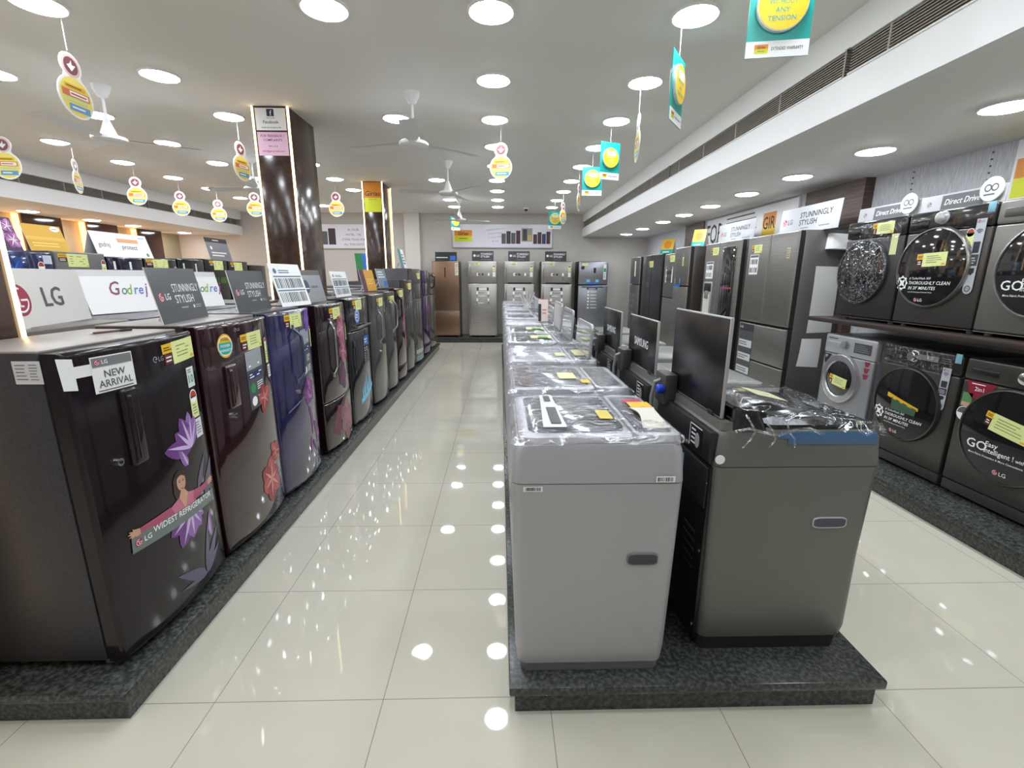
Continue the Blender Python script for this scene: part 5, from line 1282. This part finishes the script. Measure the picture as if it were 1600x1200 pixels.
# ------------------------------------------------------------------ front loaders on the right wall
GF = 'front loaders stacked on the right wall'
class FrontLoader:
    def __init__(s, label, yc, z, w, h, d, body, panel, ring, r, uc, zc, kick=.09, x=2.86, film=False, lowkick=True, panel_h=.13):
        s.w, s.h = w, h
        t = s.t = thing('front_loader', label, 'washing machine', (x, yc, z), WEST, GF)
        W = w/2
        mb = MB(); mb.box(-W, W, .03, d, .02, h, body, .012); mb.box(-W+.002, W-.002, 0, .04, kick, h-panel_h-.003, body, .012, 3); s.body = mb.build('cabinet', t)
        mb = MB(); mb.box(-W+.002, W-.002, .004, .05, .02, kick-.004, body, .008); s.kick = mb.build('kick_panel', t)
        mb = MB(); mb.box(-W, W, -.002, .06, h-panel_h, h, panel, .014, 3); s.panel = mb.build('control_panel', t)
        for sx in (-1, 1):
            for y in (.06, d-.06): 
                mb = MB(); mb.cyl((sx*(W-.05), y, 0), 2, .02, .024, GREYP, 12); mb.build('foot', t)
        s.uc, s.zc, s.r = uc, zc, r
        mb = MB()
        mb.lathe([(r, .002), (r*1.005, -.014), (r*.985, -.026), (r*.955, -.028), (r*.95, -.02)], (uc, 0, zc), 1, ring, 48)
        s.ring = mb.build('door', t)
    def glass(s, r0, mat):
        mb = MB(); r = s.r*r0
        mb.lathe([(r, -.02), (r*.8, -.026), (r*.5, -.031), (r*.2, -.034), (0.0005, -.0345)], (s.uc, 0, s.zc), 1, mat, 48)
        return mb.build('glass', s.ring)
    def gF(s, u, v, l):
        q = math.hypot(u-s.uc, v-s.zc)/(s.r*.95)
        q = min(q, 1)
        y = -.0345+.0145*q**2
        return (u, y-.0012-l, v)
    def knob(s, u, v, r=.032, mat=None):
        mb = MB(); mb.lathe([(r*1.15, -.001), (r*1.15, -.006), (r, -.008), (r*.95, -.03), (r*.8, -.034), (0, -.034)], (u, 0, v), 1, mat or CHROME, 28); mb.build('knob', s.panel)
    def drawer(s, u0, u1, v0, v1, mat):
        mb = MB(); mb.box(u0, u1, -.006, .02, v0, v1, mat, .006); o = mb.build('detergent_drawer', s.panel)
    def pF(s, u, v, l): return (u, -.0035-l, v)
    def bF(s, u, v, l): return (u, -.0015-l, v)
    def text(s, fn, name, par=None, F=None):
        mb = MB(); fn(mb, F or s.gF); return mb.build(name, par or s.ring)
LGB = M('#4c4845', .28, .35); LGP = M('#242222', .14, 0, .6)
def arc_chord(uc, zc, r, zt, n=24):
    a0 = math.asin(max(-1, min(1, (zt-zc)/r)))
    return [(uc+r*math.cos(PI-a0+ (PI+2*a0)*i/n), zc+r*math.sin(PI-a0+(PI+2*a0)*i/n)) for i in range(n+1)]
def low_segment(m, F, s, zt, mat, k=.95, l=.0):
    """lower part of the door disc below height zt, as strips"""
    r = s.r*k; n = 10; rows = [s.zc-r+(zt-(s.zc-r))*i/n for i in range(n+1)]
    vs = []; nu = 10
    for z in rows:
        hw = math.sqrt(max(0, r*r-(z-s.zc)**2))
        for i in range(nu+1): vs.append(F(s.uc-hw+2*hw*i/nu, z, l))
    m.add(vs, [(j*(nu+1)+i, j*(nu+1)+i+1, (j+1)*(nu+1)+i+1, (j+1)*(nu+1)+i) for j in range(n) for i in range(nu)], mat)
def fan_icon(m, F, u, v, r, l):
    d_ring(m, F, u, v, r*.8, r, l, PAPER2)
    for k in range(8): d_circ(m, F, u+r*math.cos(R(45*k)), v+r*math.sin(R(45*k)), r*.2, l, PAPER2, n=8)
    for k in range(4): d_poly(m, F, petal(u, v, 45+90*k, r*.8, r*.45), l+.0003, PAPER2)
def turbo(s, dark=True):
    zt = s.zc-.06
    s.text(lambda m, F: low_segment(m, F, s, zt, M('#101114', .15), l=.0), 'door_sticker')
    def fn(m, F):
        fan_icon(m, F, s.uc-.19, s.zc-.10, .042, .0008)
        d_text(m, F, '# TurboWash 360', s.uc-.13, s.zc-.075, .016, .0008, PAPER2, 'l', bold=False, maxw=.17, shear=.2)
        d_text(m, F, 'THOROUGHLY CLEAN', s.uc-.13, s.zc-.108, .022, .0008, PAPER2, 'l', shear=.2, maxw=.3)
        d_text(m, F, 'IN 39\u2032 MINUTES', s.uc-.13, s.zc-.142, .022, .0008, PAPER2, 'l', shear=.2, maxw=.24)
        d_text(m, F, 'with 3D Multi Spray & Inverter Pump', s.uc-.13, s.zc-.163, .009, .0008, PAPER2, 'l', bold=False, maxw=.26)
    s.text(fn, 'door_lettering')
    s.text(lambda m, F: (d_lglogo(m, F, s.uc-.06, s.zc-.21, .014, .0008), d_text(m, F, 'LG', s.uc-.04, s.zc-.22, .02, .0008, PAPER2, 'l')), 'brand_mark')
def gosticker(s, full=True):
    zt = s.zc-.03
    s.text(lambda m, F: low_segment(m, F, s, zt, M('#232426', .2)), 'door_sticker')
    def fn(m, F):
        d_text(m, F, 'GO', s.uc-.2, s.zc-.11, .055, .0008, PAPER2, 'l', sx=1.1)
        d_text(m, F, 'Easy', s.uc-.09, s.zc-.075, .03, .0008, PAPER2, 'l', shear=.1); d_text(m, F, 'Intelligent !', s.uc-.09, s.zc-.113, .03, .0008, PAPER2, 'l', maxw=.16)
        d_text(m, F, 'with', s.uc+.08, s.zc-.113, .02, .0008, PAPER2, 'l'); d_rect(m, F, s.uc+.13, s.uc+.165, s.zc-.115, s.zc-.09, .0008, PAPER2); d_text(m, F, 'AI', s.uc+.147, s.zc-.11, .014, .0014, INK)
        d_text(m, F, 'DD', s.uc+.17, s.zc-.115, .028, .0008, M('#c0282c', .4), 'l', maxw=.06)
        d_text(m, F, 'More Fabric Protection & More Convenience', s.uc-.18, s.zc-.145, .012, .0008, PAPER2, 'l', maxw=.36, shear=.15)
    s.text(fn, 'door_lettering')
    s.text(lambda m, F: (d_lglogo(m, F, s.uc-.01, s.zc-.21, .016, .0008), d_text(m, F, 'LG', s.uc+.012, s.zc-.222, .024, .0008, PAPER2, 'l')), 'brand_mark')
def wifi_strip(s, u, v0, v1, w=.058):
    mb = MB(); F = s.bF; L = .006
    lg_ = M('#b9bcc4', .35); c = (v0+v1)/2
    mb.box(u-w/2, u+w/2, -.008, -.006, v0+w/2, v1, lg_, 0)
    mb.add([F(u+w/2*math.cos(R(180+18*i)), v0+w/2+w/2*math.sin(R(180+18*i)), L) for i in range(11)], [tuple(range(11))], lg_)
    F2 = lambda a, b, l: (a, -.0085-l, b)
    h = v1-v0
    for k in range(3): d_ring(mb, F2, u, v1-h*.2, .007+.009*k, .011+.009*k, .0006, INK, 45, 135, 8)
    d_lglogo(mb, F2, u-.015, v1-.014, .008, .0006); d_text(mb, F2, 'LG', u, v1-.019, .011, .0006, GREYINK, 'l')
    d_rect(mb, F2, u-.02, u+.02, v0+h*.55, v0+h*.7, .0006, INK); d_rect(mb, F2, u-.026, u+.026, v0+h*.38, v0+h*.53, .0006, M('#3a3b40', .4)); d_lines(mb, F2, u-.02, u+.02, v0+h*.4, v0+h*.5, 3, .0012, lg_)
    d_poly(mb, F2, [(u-.018, v0+h*.35), (u+.018, v0+h*.35), (u+.018, v0+h*.29), (u, v0+h*.25), (u-.018, v0+h*.29)], .0006, INK); d_ring(mb, F2, u, v0+w*.55, .012, .02, .0006, GREYINK); d_text(mb, F2, 'TV', u, v0+w*.55-.006, .012, .001, GREYINK)
    mb.build('wifi_strip', s.body)
def tape(s, u, v):
    mb = MB(); mb.box(u-.02, u+.02, -.006, .0, v-.03, v+.03, M('#7fb4c6', .4), .002); mb.build('blue_tape', s.panel)
GD1 = M('#17161a', .05, 0, 1.0)
def ff(name='x'): pass
# lower row
s = FrontLoader('silver front loader with chrome door, leftmost of the lower row', 3.68, PZ, .56, .87, .48, M('#9b9ca1', .35, .4), M('#b9babe', .3, .35), M('#c6c7ca', .22, .8), .205, -.03, .515, panel_h=.16)
mb = MB(); mb.lathe([(.2, -.024), (.155, -.03), (.145, -.022)], (s.uc, 0, s.zc), 1, M('#b4b5b9', .25, .8), 48); mb.build('door_bezel', s.ring)
s.glass(.71, GD1); s.text(lambda m, F: d_tag(m, F, s.uc-.09, s.zc+.03, .15, .08, -6, .05), 'price_tag')
s.drawer(-.26, -.09, .765, .815, M('#b4b5b9', .3, .35)); s.knob(-.03, .80, .03, SILD); s.text(lambda m, F: (d_rect(m, F, .06, .24, .75, .83, 0, M('#4a4b50', .3)), d_lines(m, F, .07, .23, .76, .82, 4, .001, M('#8a8b90', .4), .3)), 'control_legend', s.panel, s.pF); s.text(lambda m, F: d_lines(m, F, -.24, -.12, .83, .845, 1, 0, INK), 'brand_mark', s.panel, s.pF)
s.text(lambda m, F: (d_poly(m, F, [(-.27, .7), (-.18, .7), (-.22, .62), (-.25, .62)], 0, M('#2a2b3a', .4)), d_text(m, F, '5*', -.235, .665, .025, .001, PAPER2)), 'rating_sticker', s.body, s.bF)
s.text(lambda m, F: [d_poly(m, F, [(.19, .7-.05*k), (.25, .7-.05*k), (.23, .66-.05*k), (.2, .66-.05*k)], 0, M('#8a3044', .4)) for k in range(3)], 'red_sticker', s.body, s.bF)
s = FrontLoader('charcoal front loader in the lower row with THOROUGHLY CLEAN lettering', 3.03, PZ, .595, .87, .48, LGB, M('#3a3734', .25, .4), M('#5a5856', .25, .7), .262, -.03, .475)
s.glass(.95, GD1); turbo(s); s.knob(-.04, .815, .034); s.drawer(-.28, -.12, .79, .84, M('#35322f', .3, .3)); wifi_strip(s, .215, .5, .78); tape(s, .27, .85)
s.text(lambda m, F: (d_rect(m, F, -.02, .14, .8, .835, 0, GREYP), d_lines(m, F, .16, .26, .8, .84, 3, 0, GREYINK, .3)), 'display', s.panel, s.pF)
s.text(lambda m, F: d_quad(m, F, (s.uc-.13, s.zc+.03), (s.uc+.13, s.zc-.02), (s.uc+.13, s.zc+.0), (s.uc-.13, s.zc+.06), .002, TAGY, 4), 'price_tag')
s.text(lambda m, F: d_quad(m, F, (s.uc-.08, s.zc-.05), (s.uc+.11, s.zc-.06), (s.uc+.12, s.zc-.01), (s.uc-.09, s.zc+.03), .002, M('#3c5c48', .4), 4), 'green_card')
mb = MB(); wrap_pts = None
def fsheet(s, x0, x1, z0, z1, amp=.008, name='plastic_wrap', yb=-.04):
    mb = MB(); nx, nz = 16, 16; vs = []
    for j in range(nz+1):
        for i in range(nx+1):
            vs.append((x0+(x1-x0)*i/nx, yb-amp*random.random()*.7, z0+(z1-z0)*j/nz))
    mb.add(vs, [(j*(nx+1)+i, j*(nx+1)+i+1, (j+1)*(nx+1)+i+1, (j+1)*(nx+1)+i) for j in range(nz) for i in range(nx)], WRAP2)
    o = mb.build(name, s.t, sharp=180); return o
fsheet(s, -.29, .25, .735, .875, .005, yb=-.012)
s = FrontLoader('charcoal front loader in the lower row with red 2in1 sticker and GO lettering', 2.41, PZ, .60, .87, .48, M('#474441', .28, .35), M('#4a4744', .25, .4), M('#5e5b58', .25, .7), .275, .03, .465)
s.glass(.95, GD1); gosticker(s); s.knob(.05, .81, .036); s.drawer(-.26, -.1, .775, .815, M('#2c2a29', .3, .3))
s.text(lambda m, F: (d_poly(m, F, [(-.27, .735), (-.1, .735), (-.14, .66), (-.22, .63), (-.25, .66)], 0, M('#8f1f36', .35)), d_text(m, F, '2in1', -.19, .68, .026, .0008, PAPER2), d_lines(m, F, -.24, -.13, .715, .728, 1, .0008, PAPER2)), 'red_sticker', s.body, s.bF)
s.text(lambda m, F: d_tag(m, F, s.uc-.12, s.zc+.13, .2, .1, -10, .05), 'price_tag')
s.text(lambda m, F: (d_circ(m, F, -.245, .53, .045, .006, PAPER2), d_circ(m, F, -.245, .53, .04, .0068, M('#5a5a5e', .4), a0=0, a1=180), d_rect(m, F, -.25, -.235, .5, .545, .0075, INK)), 'round_sticker', s.body, s.bF)
s.text(lambda m, F: (d_rect(m, F, -.28, -.22, .6, .66, .0, M('#5f8a5a', .4)), d_rect(m, F, -.28, -.22, .575, .6, .0, M('#c9a08c', .4))), 'energy_label', s.body, s.bF)
# upper shelf and row
mb = MB(); mb.box(2.76, XR-.002, .9, 4.10, 1.09, 1.125, M('#2e221c', .45), .003)

tag(mb.build('wall_shelf'), 'dark brown shelf holding the upper front loaders', 'shelf')
ZU = 1.125
s = FrontLoader('charcoal front loader with crinkled film over its door, leftmost on the shelf', 3.62, ZU, .565, .765, .46, M('#3f3d3d', .3, .35), M('#232224', .15, 0, .5), M('#47484a', .3, .6), .245, -.055, .38, kick=.03)
s.glass(.95, GD1)
mb = MB(); n1, n2 = 12, 40; vs = []
for j in range(n1+1):
    for i in range(n2):
        a = 2*PI*i/n2; rr = s.r*1.02*j/n1
        vs.append((s.uc+rr*math.cos(a), -.045+.02*(j/n1)**3-.006*random.random(), s.zc+rr*math.sin(a)*1.0))
mb.add(vs, [(j*n2+i, j*n2+(i+1) % n2, (j+1)*n2+(i+1) % n2, (j+1)*n2+i) for j in range(n1) for i in range(n2)], WRAP2)
o = mb.build('plastic_wrap', s.ring, sharp=180); o['label'] = 'crinkled clear film over the door'
fsheet(s, -.12, .26, .6, .74, .01, yb=-.015)
s.text(lambda m, F: d_tag(m, F, -.02, .735, .15, .08, 0, .05), 'price_tag', s.panel, s.pF); s.text(lambda m, F: d_rect(m, F, .17, .23, .5, .66, 0, M('#cfd19a', .5)), 'energy_label', s.body, s.bF)
s.drawer(-.27, -.12, .66, .71, M('#1c1b1d', .2)); 
s = FrontLoader('charcoal front loader on the shelf with a glowing reflection and white dial', 3.03, ZU, .58, .765, .46, LGB, LGP, M('#9a9894', .2, .8), .258, -.04, .40, kick=.03)
s.glass(.95, GD1); turbo(s); s.knob(-.035, .715, .036, M('#c9c9cb', .3, .5)); s.drawer(-.27, -.13, .655, .71, M('#161516', .15)); wifi_strip(s, .225, .24, .68)
s.text(lambda m, F: d_tag(m, F, s.uc-.1, s.zc+.09, .16, .085, 2, .055), 'price_tag'); tape(s, .262, .74); s.star(.16, .5) if hasattr(s, 'star') else s.text(lambda m, F: d_star(m, F, .165, .48, .05, .15), 'energy_label', s.body, s.bF)
s = FrontLoader('light grey front loader on the shelf with GO lettering, cut by the right edge', 2.43, ZU, .60, .765, .46, M('#76736f', .3, .4), M('#8b8885', .3, .4), M('#a9a6a2', .22, .7), .262, .03, .38, kick=.03)
s.glass(.95, GD1); gosticker(s); s.drawer(-.26, -.08, .67, .72, M('#5c5a57', .3, .3)); s.knob(.06, .7, .034)
s.text(lambda m, F: d_tag(m, F, s.uc-.1, s.zc+.09, .16, .085, 2, .055), 'price_tag')
# shelf-top header boards
def direct(mb, F, w, h):
    d_rect(mb, F, -w/2, w/2, 0, h, 0, M('#c4c6c8', .4)); d_rect(mb, F, -w*.22, w*.28, h*.1, h*.9, .0006, M('#6a6c70', .35)); d_lglogo(mb, F, -w*.38, h*.5, h*.16, .0006, M('#8a6a7a', .4))
    d_text(mb, F, 'Direct Drive', w*.03, h*.35, h*.34, .001, PAPER2, shear=.25, maxw=w*.42)
for y, lb in ((3.64, 'pale header board with white slanted lettering on the film-wrapped front loader'), (3.07, 'pale header board with white slanted lettering on the white dial front loader')):
    o = stand('header_board', lb, 2.94, y, ZU+.765, WEST, .56, .11, 3, direct)
    t = thing('round_badge', 'oval white badge at the end of the %s header board' % ('farther' if y > 3.3 else 'nearer'), 'badge', (2.936, y-.215, ZU+.765+.001), WEST)
    mb = MB(); mb.lathe([(.068, -.012), (.07, -.016), (.068, -.02)], (0, 0, .085), 1, PAPER2, 28)
    F = lambda u, v, l: (u, -.02-l, .085+v)
    d_circ(mb, F, 0, 0, .068, 0, M('#dfeae8', .4)); d_ring(mb, F, -.02, .008, .014, .022, .0006, GREYINK); d_ring(mb, F, .02, .008, .014, .022, .0006, GREYINK); d_lines(mb, F, -.04, .04, -.04, -.02, 1, .0006, GREYINK); mb.build('disc', t)
    mb = MB(); mb.box(-.012, .012, -.016, -.012, 0, .03, PAPER2); mb.build('stem', t)
